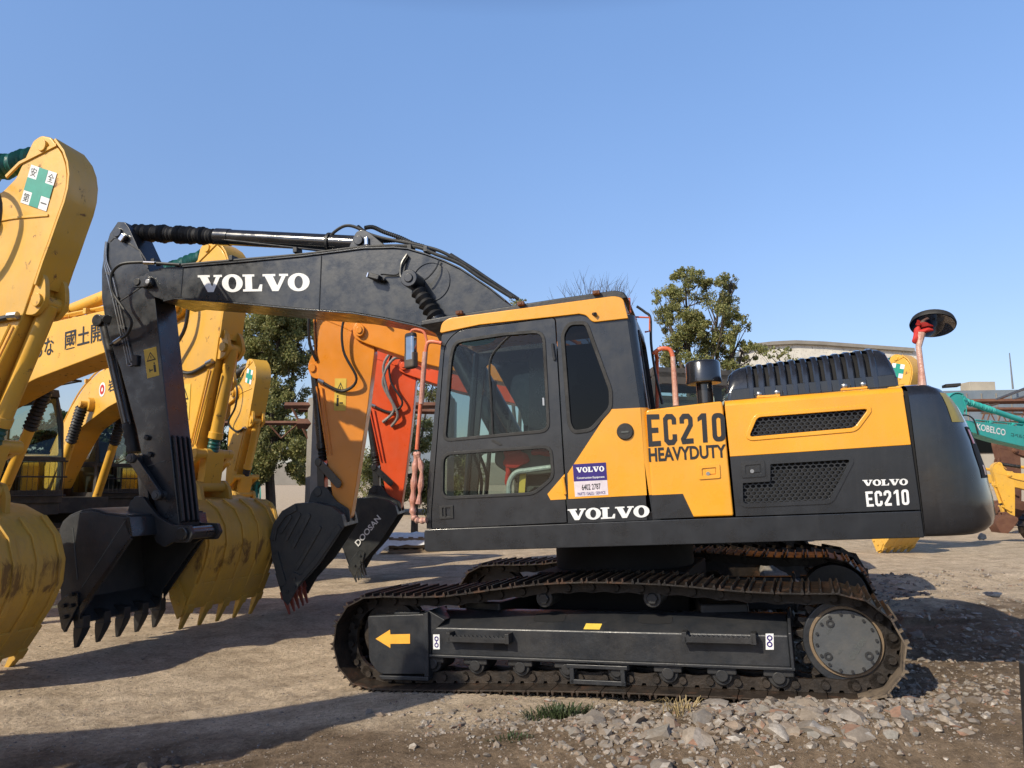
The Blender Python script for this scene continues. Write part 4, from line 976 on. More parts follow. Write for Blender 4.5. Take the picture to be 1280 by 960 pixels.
sp1 = ramp(nt, vor.outputs['Distance'], [(.13, .75), (.2, 0.)]); gate = ramp(nt, noi(nt, co, 2.3, 3), [(.48, 0.), (.60, 1.)])
mm_ = N(nt, 'Math', operation='MULTIPLY'); L(nt, sp1, mm_.inputs[0]); L(nt, gate, mm_.inputs[1])
hs = mixc(nt, ramp(nt, vor.outputs['Color'], [(.2, 0.), (.8, 1.)]), (.16, .15, .14), (.50, .46, .40))
c_ = mixc(nt, mm_.outputs[0], c_, hs)
L(nt, c_, b.inputs['Base Color']); b.inputs['Roughness'].default_value = .95; b.inputs['Specular IOR Level'].default_value = .2
bp = N(nt, 'Bump'); bp.inputs['Strength'].default_value = 1.; bp.inputs['Distance'].default_value = .05
hsum = N(nt, 'Math', operation='MULTIPLY_ADD'); L(nt, fine, hsum.inputs[0]); hsum.inputs[1].default_value = .5; L(nt, mid, hsum.inputs[2]); L(nt, hsum.outputs[0], bp.inputs['Height'])
L(nt, bp.outputs[0], b.inputs['Normal'])
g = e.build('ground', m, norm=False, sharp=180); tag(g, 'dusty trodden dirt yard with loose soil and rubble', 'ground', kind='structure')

# ================================================================== stones
def stone_mat(name, cols):
    m, nt, out = nodes(name); b = N(nt, 'BsdfPrincipled'); L(nt, b.outputs[0], out.inputs[0])
    geo = N(nt, 'NewGeometry'); tc = N(nt, 'TexCoord')
    n = len(cols); c = ramp(nt, geo.outputs['Random Per Island'], [(i/n, k) for i, k in enumerate(cols)], 'CONSTANT')
    v = ramp(nt, noi(nt, tc.outputs['Object'], 40, 8, .75), [(.3, .6), (.7, 1.2)])
    cc_ = mixc(nt, 1., c, v, 'MULTIPLY'); cc_ = mixc(nt, ramp(nt, noi(nt, tc.outputs['Object'], 9, 7, .7), [(.42, 0.), (.66, .75)]), cc_, (.17, .135, .10)); L(nt, cc_, b.inputs['Base Color']); b.inputs['Roughness'].default_value = .9
    bp = N(nt, 'Bump'); bp.inputs['Strength'].default_value = .5; bp.inputs['Distance'].default_value = .005; L(nt, noi(nt, tc.outputs['Object'], 60, 6, .7), bp.inputs['Height']); L(nt, bp.outputs[0], b.inputs['Normal'])
    return m
cols = [(.25, .23, .20), (.30, .25, .20), (.20, .18, .16), (.36, .31, .26), (.26, .19, .135), (.33, .30, .27), (.22, .175, .135), (.28, .25, .22), (.24, .19, .15), (.19, .17, .15), (.30, .23, .17), (.46, .42, .37), (.30, .25, .2), (.27, .22, .17), (.27, .15, .10), (.25, .21, .17)]
M['gravel'] = stone_mat('gravel_stones', cols)
ico = None
def stone(mb, c, r, flatk=.6, sub=1, seed=0., ang=.35):
    t = bmesh.new(); bmesh.ops.create_icosphere(t, subdivisions=sub, radius=1)
    R = Matrix.Rotation(random.uniform(0, 6.28), 3, 'Z') @ Matrix.Rotation(random.uniform(-.5, .5), 3, 'X')
    s = Vector((random.uniform(.75, 1.35), random.uniform(.7, 1.1), flatk*random.uniform(.7, 1.3))); o = Vector((seed, seed*2.3, seed*.7))
    # chop with a few random planes so that the stone is angular
    pl = [(Vector((random.uniform(-1, 1), random.uniform(-1, 1), random.uniform(-1, 1))).normalized(), random.uniform(.45, .8)) for _ in range(6)]
    vs = []
    for v in t.verts:
        p = v.co.copy()
        for n_, d_ in pl:
            k = p.dot(n_)
            if k > d_: p -= n_*(k-d_)
        p *= 1+noise.noise(p*1.7+o)*ang
        p = R @ Vector((p.x*s.x, p.y*s.y, p.z*s.z)); vs.append(mb.bm.verts.new(Vector(c)+p*r))
    for f in t.faces: mb.bm.faces.new([vs[v.index] for v in f.verts])
    t.free()
def under_track(x, y):
    xl = (x-1.068)*.933-(y-7.053)*.36; yl = (x-1.068)*.36+(y-7.053)*.933
    return -2.0 < xl < 2.0 and (-1.52 < yl < -.88 or .88 < yl < 1.52)
e = MB(); n = 0
def scatter(k, fx_, fy_, r0, r1, pw=2.2, sub=1, sink=.22):
    for i in range(k):
        x, y = fx_(), fy_()
        if under_track(x, y) or y < 3.2: continue
        r = r0+(r1-r0)*random.random()**pw; stone(e, (x, y, gz(x, y)+r*(.30-sink)), r, .6, sub if r > .03 else 1, i*.37)
ga, un = random.gauss, random.uniform
scatter(900, lambda: ga(1.05, .55), lambda: ga(4.55, .26), .008, .045)
scatter(60, lambda: ga(1.35, .5), lambda: ga(4.72, .2), .04, .10, 2., 2)
scatter(5000, lambda: un(-3.6, 3.8), lambda: 3.7+2.6*random.random()**1.5, .0025, .009, 1.5)
scatter(1500, lambda: un(-5, 4), lambda: un(5.5, 9), .004, .012, 1.5)
scatter(1500, lambda: ga(1.2, 1.0), lambda: ga(4.6, .35), .004, .014, 1.5)
scatter(500, lambda: ga(1.9, .5), lambda: ga(4.75, .2), .012, .06)
scatter(1300, lambda: un(-.6, 2.9), lambda: ga(5.2, .22), .008, .035)
scatter(900, lambda: un(1.6, 3.6), lambda: un(4.0, 6.), .005, .025, 3)
scatter(2600, lambda: un(1.9, 8), lambda: un(5.2, 13), .010, .065, 3.0)
scatter(1500, lambda: un(2.2, 5.5), lambda: un(4.6, 7.5), .006, .035, 2.2)
scatter(900, lambda: un(-4.5, 2), lambda: un(3.3, 5.6), .004, .018, 2.5)
scatter(350, lambda: ga(-2.6, .5), lambda: ga(4.3, .16), .006, .03)
scatter(400, lambda: un(-9, 4), lambda: un(5.5, 16), .006, .025, 3)
scatter(350, lambda: un(-1.1, 2.8), lambda: un(5.4, 9), .01, .05, 2)
g = e.build('gravel', 'gravel', sharp=25); tag(g, 'loose gravel and broken concrete scattered over the yard', 'gravel', kind='stuff')
e = MB()
scatter(520, lambda: ga(-2.55, .35), lambda: ga(4.45, .12), .012, .065, 1.6, 2); scatter(120, lambda: un(-4, -1), lambda: un(3.6, 4.6), .01, .03, 2)
M['clod'] = stone_mat('soil_clod', [(.15, .105, .07), (.12, .085, .06), (.19, .14, .095), (.10, .07, .05)])
g = e.build('soil_clods', 'clod', sharp=40); tag(g, 'dark crumbly soil clods turned up in the left foreground', 'soil', kind='stuff')
# rocks one can point at
M['rockgrey'] = stone_mat('grey_concrete_rock', [(.25, .24, .22)]); M['rockpale'] = stone_mat('pale_limestone_rock', [(.50, .44, .37)]); M['rockbrown'] = stone_mat('brown_rock', [(.30, .23, .17)]); M['brick'] = stone_mat('red_brick', [(.34, .13, .08)])
def gp(px, py):
    """the ground point seen at a pixel: march down the ray until it meets the ground"""
    w = -(py-480)/F; d = Vector(((px-640)/F, CP-w*SP, SP+w*CP)); k = 2.5
    while k < 80 and H+d.z*k > gz(d.x*k, d.y*k): k += .02
    return Vector((d.x*k, d.y*k, gz(d.x*k, d.y*k)))
for px, py, r, mt, fk, lab in (
    (608, 944, .115, 'rockpale', .75, 'largest pale lumpy rock at the bottom edge left of the gravel heap'),
    (487, 957, .07, 'rockpale', .6, 'pale rock cut by the bottom edge, farthest left of the pale rocks'),
    (905, 922, .13, 'rockgrey', .85, 'grey slab of broken concrete standing on its edge in the rubble heap'),
    (975, 905, .12, 'rockgrey', .9, 'pointed grey rock leaning up against the track bottom, tallest of the heap'),
    (868, 905, .10, 'rockbrown', .7, 'brown split rock with a pinkish face on the left of the rubble heap'),
    (912, 941, .10, 'rockbrown', .4, 'flat rounded brown rock lying lowest in the rubble heap'),
    (985, 925, .085, 'rockgrey', .6, 'smooth grey rock in the middle of the rubble heap'),
    (1000, 912, .085, 'rockpale', .6, 'pinkish pale block right of the pointed grey rock'),
    (1022, 928, .10, 'rockgrey', .4, 'long low grey rock on the right flank of the rubble heap'),
    (940, 930, .09, 'rockbrown', .5, 'dark brown wedge between the upright slab and the smooth grey rock'),
    (1133, 911, .075, 'rockpale', .45, 'flat pale stone alone on the dirt below the drive sprocket'),
    (624, 884, .05, 'rockgrey', .7, 'round grey stone under the front half of the near track'),
    (655, 897, .04, 'rockpale', .7, 'small white stone beside the grass tuft'),
    (215, 920, .06, 'rockpale', .4, 'flat pale stone lying on the brown soil in the left foreground'),
    (1258, 938, .09, 'rockpale', .25, 'flat cream plank-like stone near the bottom right corner'),
    (1095, 937, .05, 'brick', .5, 'broken red brick in the dirt at the lower right'),
    (1185, 722, .09, 'rockpale', .7, 'pale stone sitting alone behind the near track on the right'),
    (1233, 747, .12, 'rockgrey', .6, 'dark square stone at the edge of the machine shadow on the right')):
    c = gp(px, py); e = MB(off=c); r *= 1.5 if 850 < px < 1040 or px < 620 else 1.1; stone(e, c+Vector((0, 0, r*fk*.42)), r, fk, 3, px*.13, .30)
    o = e.build('rock', mt, sharp=22); o.location = c; tag(o, lab, 'rock')
# grass tufts
M['grass'] = paint('grass_blades', (.030, .052, .014), .6, .4, (.09, .085, .035), bump=0); M['straw'] = paint('dry_grass', (.36, .27, .13), .7, .2, bump=0)
def tuft(px, py, rx, ry, k, h0, mt, lab, name):
    c = gp(px, py); e = MB(off=c)
    for i in range(k):
        a, q = un(0, 6.28), random.random()**.7; b0 = c+Vector((math.cos(a)*rx*q, math.sin(a)*ry*q, 0)); b0.z = gz(b0.x, b0.y)-.01
        ln = Vector((math.cos(a)*.6+un(-.5, .5), math.sin(a)*.6+un(-.5, .5), 0))*h0*un(.3, 1.1); h = h0*un(.4, 1.); w_ = Vector((-ln.y, ln.x, 0)).normalized()*.0035
        P = [b0, b0+ln*.3+Vector((0, 0, h*.6)), b0+ln*.75+Vector((0, 0, h*.95)), b0+ln*1.2+Vector((0, 0, h*.8))]
        V_ = [(e.v(p-w_*s), e.v(p+w_*s)) for p, s in zip(P, (1, 1.1, .8, .15))]
        for (a0, a1), (c0, c1) in zip(V_, V_[1:]): e.bm.faces.new((a0, a1, c1, c0))
    o = e.build(name, mt, norm=False); o.location = c; return tag(o, lab, 'grass')
tuft(697, 897, .22, .13, 300, .10, 'grass', 'green grass tuft growing in the gravel in front of the track', 'grass_tuft')
tuft(850, 893, .10, .06, 60, .12, 'straw', 'dry straw coloured weed at the left of the rubble heap', 'dry_weed')
tuft(640, 925, .14, .06, 80, .04, 'grass', 'low thin grass patch in the shadow below the green tuft', 'grass_tuft')
# ================================================================== trees
M['bark'] = paint('tree_bark', (.07, .055, .042), .9, .4, (.13, .11, .09), bump=1.)
def leaf_mat(name, c0, c1, c2):
    m, nt, out = nodes(name); b = N(nt, 'BsdfPrincipled'); geo = N(nt, 'NewGeometry'); tc = N(nt, 'TexCoord')
    c = ramp(nt, geo.outputs['Random Per Island'], [(0., c0), (.5, c1), (1., c2)])
    c = mixc(nt, 1., c, ramp(nt, noi(nt, tc.outputs['Object'], .9, 3), [(.3, .6), (.7, 1.25)]), 'MULTIPLY')
    L(nt, c, b.inputs['Base Color']); b.inputs['Roughness'].default_value = .6
    tr = N(nt, 'BsdfTranslucent'); L(nt, c, tr.inputs[0]); mx = N(nt, 'MixShader'); mx.inputs[0].default_value = .38; L(nt, b.outputs[0], mx.inputs[1]); L(nt, tr.outputs[0], mx.inputs[2]); L(nt, mx.outputs[0], out.inputs[0]); return m
M['leafolive'] = leaf_mat('olive_leaves', (.13, .155, .045), (.22, .23, .075), (.36, .32, .12))
M['leafdark'] = leaf_mat('dark_leaves', (.03, .05, .016), (.045, .075, .024), (.08, .10, .035))
def tree(name, lab, px, D, top, base_px=None, crown=None, leaves=14000, leaf=.09, mt='leafolive', bare=False, group='trees beyond the yard', seed=1, lean=0., sparse=.5):
    """crown: list of ellipsoids (px, py, rx_px, ry_px) read at distance D"""
    rs = random.Random(seed); X = (px-640)/F*D; k = D/F
    zt_ = lambda py: H+(603-py)*k; xt = lambda p: (p-640)*k
    root = empty(name, (X, D, -.1), 0, lab, 'tree', group); e = MB(off=Vector((X, D, -.1)))
    cl = [Vector((xt(a), D+rs.uniform(-.3, .3)*(c*k), zt_(b))) for a, b, c, d in crown]; rad = [(c*k, d*k) for a, b, c, d in crown]
    h = max(c.z+r[1] for c, r in zip(cl, rad)); split = Vector((X+lean, D, h*.30))
    r0 = .035*h*(.38 if bare else .55)
    e.tube(smooth([(X, D, -.2), (X+lean*.4, D, h*.15), tuple(split)], 4), [r0*(1.15-.35*i/8) for i in range(9)], 8)
    tips = []
    for c, (ra, rb) in zip(cl, rad):
        m1 = split.lerp(c, .55)+Vector((rs.uniform(-.2, .2)*ra, rs.uniform(-.3, .3)*ra, rs.uniform(0, .3)*rb)); P = smooth([tuple(split-Vector((0, 0, .1))), tuple(m1), tuple(c)], 4)
        e.tube(P, [r0*.6*(1-.75*i/(len(P)-1)) for i in range(len(P))], 6)
        nb = 9 if not bare else 26
        for q in range(nb):
            d = Vector((rs.gauss(0, 1), rs.gauss(0, 1), rs.gauss(.2, 1))).normalized(); s0 = m1.lerp(c, rs.random()); s1 = c+Vector((d.x*ra, d.y*ra, abs(d.z)*rb if bare else d.z*rb))*rs.uniform(.7, 1.05)
            mid_ = s0.lerp(s1, .5)+Vector((rs.uniform(-.1, .1)*ra, 0, -.1*rb)); P = smooth([tuple(s0), tuple(mid_), tuple(s1)], 3)
            e.tube(P, [r0*.16*(1-.85*i/(len(P)-1)) for i in range(len(P))], 4); tips.append((s0, s1))
            if bare:
                for _ in range(5):
                    t0 = s0.lerp(s1, rs.uniform(.3, .95)); d2 = (s1-s0).normalized()*.5+Vector((rs.uniform(-.6, .6), rs.uniform(-.5, .5), rs.uniform(.1, .8))); e.tube([t0, t0+d2*rb*.25, t0+d2*rb*.45], [r0*.05, r0*.03, r0*.01], 4)
    e.build('trunk', 'bark', root)
    if leaves:
        e = MB(off=Vector((X, D, -.1))); tot = sum(a*a*b for a, b in rad)
        for c, (ra, rb) in zip(cl, rad):
            ncl = max(6, int(46*sparse*(ra*rb)**.35*2)); nl = int(leaves*ra*ra*rb/tot)
            cc = []
            for q in range(ncl):
                d = Vector((rs.gauss(0, 1), rs.gauss(0, 1), rs.gauss(0, 1))).normalized()*rs.uniform(.35, 1.)**.6
                cc.append((c+Vector((d.x*ra, d.y*ra, d.z*rb)), rs.uniform(.14, .34)*(ra*rb)**.5))
            for q in range(nl):
                o, rr = rs.choice(cc); d = Vector((rs.gauss(0, 1), rs.gauss(0, 1), rs.gauss(0, .8))).normalized()*rs.random()**.45*rr
                p = o+d; s = leaf*rs.uniform(.6, 1.3); a = Vector((rs.gauss(0, 1), rs.gauss(0, 1), rs.gauss(0, .7))).normalized(); b_ = a.orthogonal().normalized(); b_.rotate(Matrix.Rotation(rs.uniform(0, 6.28), 3, a))
                w_ = a.cross(b_)
                e.bm.faces.new([e.v(p+b_*s), e.v(p+w_*s*.5), e.v(p-b_*s*.7), e.v(p-w_*s*.5)])
        e.build('crown', mt, root, norm=False, sharp=180)
    return root
tree('broadleaf_tree', 'tall olive green tree with forked trunk behind the small yellow arm', 345, 22, 0, None, [(330, 430, 40, 45), (365, 425, 34, 50), (345, 380, 40, 40), (325, 500, 36, 40), (365, 500, 22, 30), (352, 560, 42, 38), (325, 590, 25, 25), (310, 450, 22, 30)], 90000, .046, seed=3, lean=-.2)
tree('broadleaf_tree', 'olive tree between the orange arm and the concrete post', 405, 26, 0, None, [(415, 470, 28, 30), (400, 530, 25, 30), (390, 580, 26, 30)], 27000, .050, seed=4)
tree('broadleaf_tree', 'olive tree seen between the red arm and the cab', 520, 26, 0, None, [(520, 545, 34, 30), (500, 600, 50, 35), (540, 480, 22, 30), (470, 590, 30, 35), (560, 600, 40, 45)], 39000, .050, seed=5)
tree('broadleaf_tree', 'bushy olive tree rising behind the intake cap, tallest on the right', 878, 26, 0, None, [(864, 352, 34, 22), (908, 362, 24, 24), (835, 378, 18, 24), (850, 405, 30, 34), (893, 405, 34, 36), (930, 402, 18, 14), (932, 438, 30, 12), (865, 455, 40, 38), (912, 470, 30, 26), (922, 345, 10, 10)], 51000, .046, seed=6, sparse=.46)
tree('broadleaf_tree', 'low dark tree behind the left cab with the roof guard', 80, 24, 0, None, [(70, 540, 30, 26), (110, 545, 36, 36), (45, 560, 30, 22), (150, 540, 34, 36), (190, 560, 30, 30)], 26000, .07, 'leafdark', seed=8)
tree('broadleaf_tree', 'dark tree behind the grey arm and the ribbed bucket', 262, 26, 0, None, [(262, 560, 34, 30), (285, 520, 14, 18), (240, 600, 30, 30)], 8000, .09, 'leafdark', seed=9)
tree('bare_tree', 'leafless tree with thin twigs above the cab roof', 745, 30, 0, None, [(735, 375, 50, 40), (765, 380, 40, 38)], 0, bare=True, seed=10)
tree('broadleaf_tree', 'thin tree top just showing above the boom end', 648, 30, 0, None, [(650, 378, 16, 9), (640, 400, 30, 18)], 3600, .050, seed=11)
tree('broadleaf_tree', 'thin tree behind the rounded factory hall', 1020, 34, 0, None, [(975, 440, 22, 7), (990, 470, 30, 20)], 1800, .08, seed=12)
# ================================================================== buildings and structures behind
M['plaster'] = paint('peeling_white_plaster', (.62, .59, .52), .85, .3, (.40, .36, .30), wear=.14, wearcol=(.20, .165, .14), bump=.3)
M['wall'] = paint('pale_wall', (.40, .36, .29), .85, .3, (.35, .30, .25), bump=.2)
M['bluegrey'] = paint('blue_grey_cladding', (.16, .20, .24), .6, .3, (.25, .25, .25), bump=.2); M['concrete'] = paint('old_concrete', (.25, .23, .20), .9, .4, (.14, .12, .10), bump=.6)
def at(px, py, D): return Vector(((px-640)/F*D, D, H+(603-py)/F*D))
def building(name, lab, D, pts, depth, mt, extra=None):
    x = [at(*p, D) for p in pts]; c = Vector((sum(p.x for p in x)/len(x), D, 0)); root = empty(name, c, 0, lab, 'building')
    e = MB(off=c); e.prism([(p.x, p.z) for p in x], D, D+depth); e.build('wall', mt, root, .02)
    if extra: extra(root, c, D)
    return root
def hall_extra(root, c, D):
    arc = [(930, 436), (948, 430.5), (970, 428), (1000, 426.5), (1035, 428), (1075, 431), (1150, 436.5)]
    e = MB(off=c); P = [at(*p, D-.15) for p in arc]; e.prism([(p.x, p.z+.14) for p in P]+[(p.x, p.z-.10) for p in P[::-1]], D-.25, D+.2); e.build('coping', 'concrete', root, .02)
    e = MB(off=c); e.prism([(p.x, p.z-.02) for p in P]+[(P[-1].x, P[-1].z-1.2), (P[0].x, P[0].z-1.2)], D+.3, D+7); e.build('roof', 'bluegrey', root)
    for a in (960, 1010, 1060, 1110):
        e = MB(off=c); q = at(a, 480, D); e.prism([(q.x-1.4, q.z-3.2), (q.x+1.4, q.z-3.2), (q.x+1.4, q.z-.8), (q.x-1.4, q.z-.8)], D-.03, D+.1); e.build('window', 'darkglass', root)
building('factory_hall', 'white hall with a low arched parapet and peeling plaster behind the engine hood', 48, [(930, 606), (930, 436), (948, 430.5), (970, 428), (1000, 426.5), (1035, 428), (1075, 431), (1153, 437), (1153, 606)], 7.5, 'plaster', hall_extra)
def long_extra(root, c, D):
    e = MB(off=c); a, b = at(1180, 489, D), at(1560, 483, D); e.prism([(a.x, a.z), (b.x, b.z), (b.x, b.z-1.9), (a.x, a.z-1.9)], D-.25, D+.05); e.build('cladding_band', 'bluegrey', root)
    for k in range(24):
        e = MB(off=c); x0_ = a.x+.5+k*.9; e.box((x0_, D-.27, a.z-1.0), (.06, .05, 1.7)); e.build('cladding_rib', 'concrete', root)
    e = MB(off=c); q = at(1242, 486, D); e.box((q.x, D+1.2, q.z+.25), (1.6, 1., .6)); e.build('roof_unit', 'wall', root, .02)
    for k in range(5):
        e = MB(off=c); x0_ = a.x+2+k*5.2; e.box((x0_+1, D-.02, 4.0), (3., .08, 1.3)); e.build('window', 'darkglass', root)
building('warehouse', 'long low warehouse with a blue grey cladding band at the right edge', 46, [(1140, 612), (1140, 489), (1570, 484), (1570, 612)], 16, 'wall', long_extra)
building('shed', 'pale shed wall low behind the parked machines in the middle', 44, [(300, 606), (300, 580), (600, 578), (760, 578), (760, 606)], 10, 'concrete')
building('apartment_block', 'distant grey block just showing through between the arms and the cab', 90, [(470, 600), (470, 488), (560, 488), (560, 600)], 14, 'bluegrey')
def beam_struct(name, lab, cat, parts):
    allp = [p for _, _, pr in parts for seg in pr for p in seg[:2]]; c = Vector((sum(p.x for p in allp)/len(allp), allp[0].y, 0)); root = empty(name, c, 0, lab, cat)
    for nm, mt, pr in parts:
        for a, b, r in pr: e = MB(off=c); e.tube([a, b], r, 4); e.build(nm, mt, root)
    return root
D = 20
gb = [('post', 'concrete', [(at(392, 640, D), at(392, 498, D), .17), (at(560, 640, D), at(560, 498, D), .17)]),
      ('beam', 'rust', [(at(355, 507, D), at(560, 507, D), .09), (at(372, 512, D+.5), at(560, 515, D+.5), .07), (at(280, 529, D), at(395, 529, D), .06), (at(372, 530, D), at(412, 530, D), .14)]),
      ('brace', 'rust', [(at(392, 560, D), at(362, 507, D), .03), (at(335, 530, D), at(352, 548, D), .02), (at(372, 530, D), at(352, 548, D), .02)])]
beam_struct('gantry', 'rusty steel beams on concrete posts behind the orange arm', 'gantry', gb)
D = 27
tr_ = [('beam', 'rust', [(at(1150, 503, D), at(1400, 500, D), .10), (at(1160, 512, D), at(1400, 512, D), .08), (at(1150, 540, D+1), at(1400, 545, D+1), .06)]),
       ('pipe', 'steel', [(at(1232, 506, D), at(1290, 484, D), .05), (at(1228, 516, D), at(1400, 522, D), .05), (at(1236, 508, D), at(1290, 494, D), .04)]),
       ('brace', 'rust', [(at(1225, 533, D), at(1238, 506, D), .03)]+[(at(1240+i*14, 515, D), at(1247+i*14, 532, D), .025) for i in range(7)]+[(at(1240+i*14, 515, D), at(1233+i*14, 532, D), .025) for i in range(7)]),
       ('post', 'rust', [(at(1300, 640, D), at(1300, 500, D), .14), (at(1168, 640, D), at(1168, 500, D), .14)])]
beam_struct('steel_truss', 'rusty steel truss with grey pipes above the teal boom at the right edge', 'truss', tr_)
e = MB(off=at(1270, 603, 45)); e.tube([at(1271, 486, 45), at(1270.5, 440, 45)], [.06, .03], 5); o = e.build('antenna', 'steel'); o.location = at(1270, 603, 45); tag(o, 'thin antenna on the warehouse roof', 'antenna')

# ================================================================== generic parked excavator (arm raised in front, bucket curled down)
def loopmesh(mb, x0, x1, r, zc, y0, y1, n=10):
    pts = [(x0+r*math.cos(PI/2+PI*j/n), zc+r*math.sin(PI/2+PI*j/n)) for j in range(n+1)]+[(x1+r*math.cos(-PI/2+PI*j/n), zc+r*math.sin(-PI/2+PI*j/n)) for j in range(n+1)]
    P = [Vector(p) for p in pts]; per_, out = [0.], []
    for i in range(len(P)): per_.append(per_[-1]+(P[(i+1) % len(P)]-P[i]).length)
    k = 44
    def at(s):
        s %= per_[-1]
        for i in range(len(P)):
            if per_[i+1] >= s: t = (s-per_[i])/max(1e-9, per_[i+1]-per_[i]); return P[i].lerp(P[(i+1) % len(P)], t)
        return P[0]
    for i in range(k):
        a, b = at(per_[-1]*i/k), at(per_[-1]*(i+.93)/k); d = (b-a); m = (a+b)/2; nrm = Vector((d.y, -d.x)).normalized()
        if (m-Vector(((x0+x1)/2, zc))).dot(nrm) < 0: nrm = -nrm
        mb.prism([a-nrm*.03, b-nrm*.03, b, a+nrm*.035], y0, y1)
    mb.prism([(p.x*1., zc+(p.y-zc)*.88) for p in P], y0+.2, y1-.2)
def link2(a, b, r):
    a, b = Vector(a), Vector(b); d = (b-a).normalized(); t0 = math.atan2(d.x, -d.y)
    return [tuple(a+Vector((math.cos(t0+PI*j/8), math.sin(t0+PI*j/8)))*r) for j in range(9)]+[tuple(b+Vector((math.cos(t0+PI+PI*j/8), math.sin(t0+PI+PI*j/8)))*r) for j in range(9)]
def machine(name, label, px, D, yaw, group=None, body='kyellow', armm='kyellow', bucketm='kbucket', boot='green', cyl=None, scale=1., tooth=None, ribs=True, full=True, cw_='kshade', side=-1, gz=0., plain=False, cat='excavator', arot=0.):
    """side: which flank (y sign) faces the camera; hoses and marks go on it"""
    X = (px-640)/F*D
    root = empty(name, (X, D, gz_(X, D)+gz), math.radians(yaw), label, cat, group, scale)
    cyl = cyl or armm
    def B(): return MB()
    aw, bw = .15, .22
    # boom
    bp = [(-6.12, 1.75), (-6.05, 1.45), (-5.8, 1.40), (-5.25, 1.95), (-4.5, 2.52), (-3.3, 2.86), (-1.66, 3.15), (-.62, 3.42), (-.40, 3.50), (-.40, 3.68), (-.58, 3.74), (-1.0, 3.70), (-1.9, 3.66), (-2.93, 3.60), (-3.7, 3.56), (-4.3, 3.36), (-4.9, 2.98), (-5.55, 2.38)]
    boom = B().prism(rnd_poly(bp, .12), -bw, bw).build('boom', armm, root, .015)
    for s in (-1, 1): e = B(); e.prism([(-3.35, 3.56), (-3.1, 3.86), (-2.95, 3.86), (-2.7, 3.55)], s*.11-.02, s*.11+.02); e.build('bracket', armm, boom, .008); e = B()
    e.cyl((-3.95, -.44, 2.95), (-3.95, .44, 2.95), .06); e.cyl((-3.95, -.32, 2.95), (-3.95, .32, 2.95), .13); e.build('cylinder_boss', armm, boom, .008)
    e = B(); e.cyl((-.52, -bw-.06, 3.59), (-.52, bw+.06, 3.59), .085, n=20); e.cyl((-.52, side*(bw+.06), 3.59), (-.52, side*(bw+.08), 3.59), .05, n=14); e.build('pivot_pin', armm, boom, .008)
    if not plain:
        e = B()
        for k in range(2):
            yk = side*(.10+k*.07); e.tube(smooth([(-5.9, yk, 2.15), (-4.95, yk, 3.07), (-4.3, yk, 3.44), (-3.6, yk, 3.63), (-1.9, yk, 3.72), (-1.0, yk, 3.76)], 5), .018, 6)
        for x, z in ((-1.5, 3.72), (-2.3, 3.68), (-4.3, 3.42), (-3.5, 3.60)): e.box((x, side*.14, z), (.06, .2, .07))
        e.build('steel_pipe', armm, boom)
    pre = set(bpy.data.meshes)
    # arm
    ap = [(-.20, 4.28), (-.12, 4.335), (.0, 4.335), (.07, 4.29), (.17, 4.22), (.24, 4.14), (.285, 4.05), (.305, 3.95), (.30, 3.84), (.27, 3.68), (.24, 3.5), (.21, 3.35), (.18, 3.15), (.14, 2.9), (-.15, 1.9), (-.38, 1.20), (-.52, 1.12), (-.64, 1.20), (-.68, 1.6), (-.76, 2.6), (-.79, 3.35), (-.74, 3.55), (-.60, 3.72), (-.42, 3.82), (-.30, 3.95)]
    arm = B().prism(rnd_poly(ap, .03), -aw, aw).build('arm', armm, root, .012)
    e = B()
    flp = [(.06, 4.31), (.19, 4.23), (.26, 4.15), (.305, 4.06), (.325, 3.95), (.32, 3.84), (.29, 3.68), (.26, 3.5), (.23, 3.35), (.20, 3.15)]
    e.strip(flp, -aw-.02, aw+.02, .025); e.strip([(-.40, 3.93), (-.28, 4.06), (.10, 4.27)], side*(aw+.004)-.01, side*(aw+.004)+.01, .03)
    e.strip([(-.70, 3.48), (-.2, 3.62), (.18, 3.70)], side*(aw+.003)-.008, side*(aw+.003)+.008, .022)
    for s in (-1, 1): e.prism(rnd_poly([(.14, 3.32), (.28, 3.22), (.34, 3.05), (.26, 2.92), (.12, 2.90)], .06), s*.11-.025, s*.11+.025)
    e.build('arm_flange', armm, arm, .005)
    e = B(); e.cyl((-.06, -aw-.03, 4.25), (-.06, aw+.03, 4.25), .05); e.build('pivot_pin', armm, arm, .006); e = B(); e.cyl((.25, -.16, 3.04), (.25, .16, 3.04), .055); e.build('pivot_pin', armm, arm, .006)
    if not plain:
        e = B(); a0 = side*(aw+.035)
        e.tube(smooth([(-1.0, a0+side*.1, 3.70), (-.55, a0+side*.12, 3.9), (-.25, a0+side*.1, 3.7), (-.28, a0+side*.08, 3.3), (-.55, a0+side*.08, 2.95), (-.30, a0, 2.78), (.1, a0, 2.88)], 6), .022, 8); hz = e.build('hose', 'hose', arm)
        e = B(); e.tube([(.02, a0, 2.86), (.12, a0, 2.885)], .03, 8); e.build('hose_fitting', 'steel', arm)
        for k in range(2):
            e = B(); e.tube([(.14-k*.09, a0-side*.01, 2.80), (-.16-k*.07, a0-side*.01, 1.95)], .013, 6); e.build('steel_pipe', armm, arm)
    # arm cylinder
    preac = set(bpy.data.meshes)
    pv = Vector((-.52, 0, 3.59)); RT = Matrix.Translation(pv) @ Matrix.Rotation(arot, 4, 'Y') @ Matrix.Translation(-pv)
    a, b = RT @ Vector((-.06, 0, 4.25)), Vector((-3.02, 0, 3.78)); d = (b-a).normalized()
    e = B(); e.cyl(a+d*1.15, b, .085); e.cyl(a-d*.0, a+d*.2, .05); ac = e.build('arm_cylinder', cyl, root, .006)
    B().bellows(a+d*.12, a+d*1.18, .10, 22, .2, jit=.1).build('bellows', boot, ac)
    acm = set(bpy.data.meshes)-preac
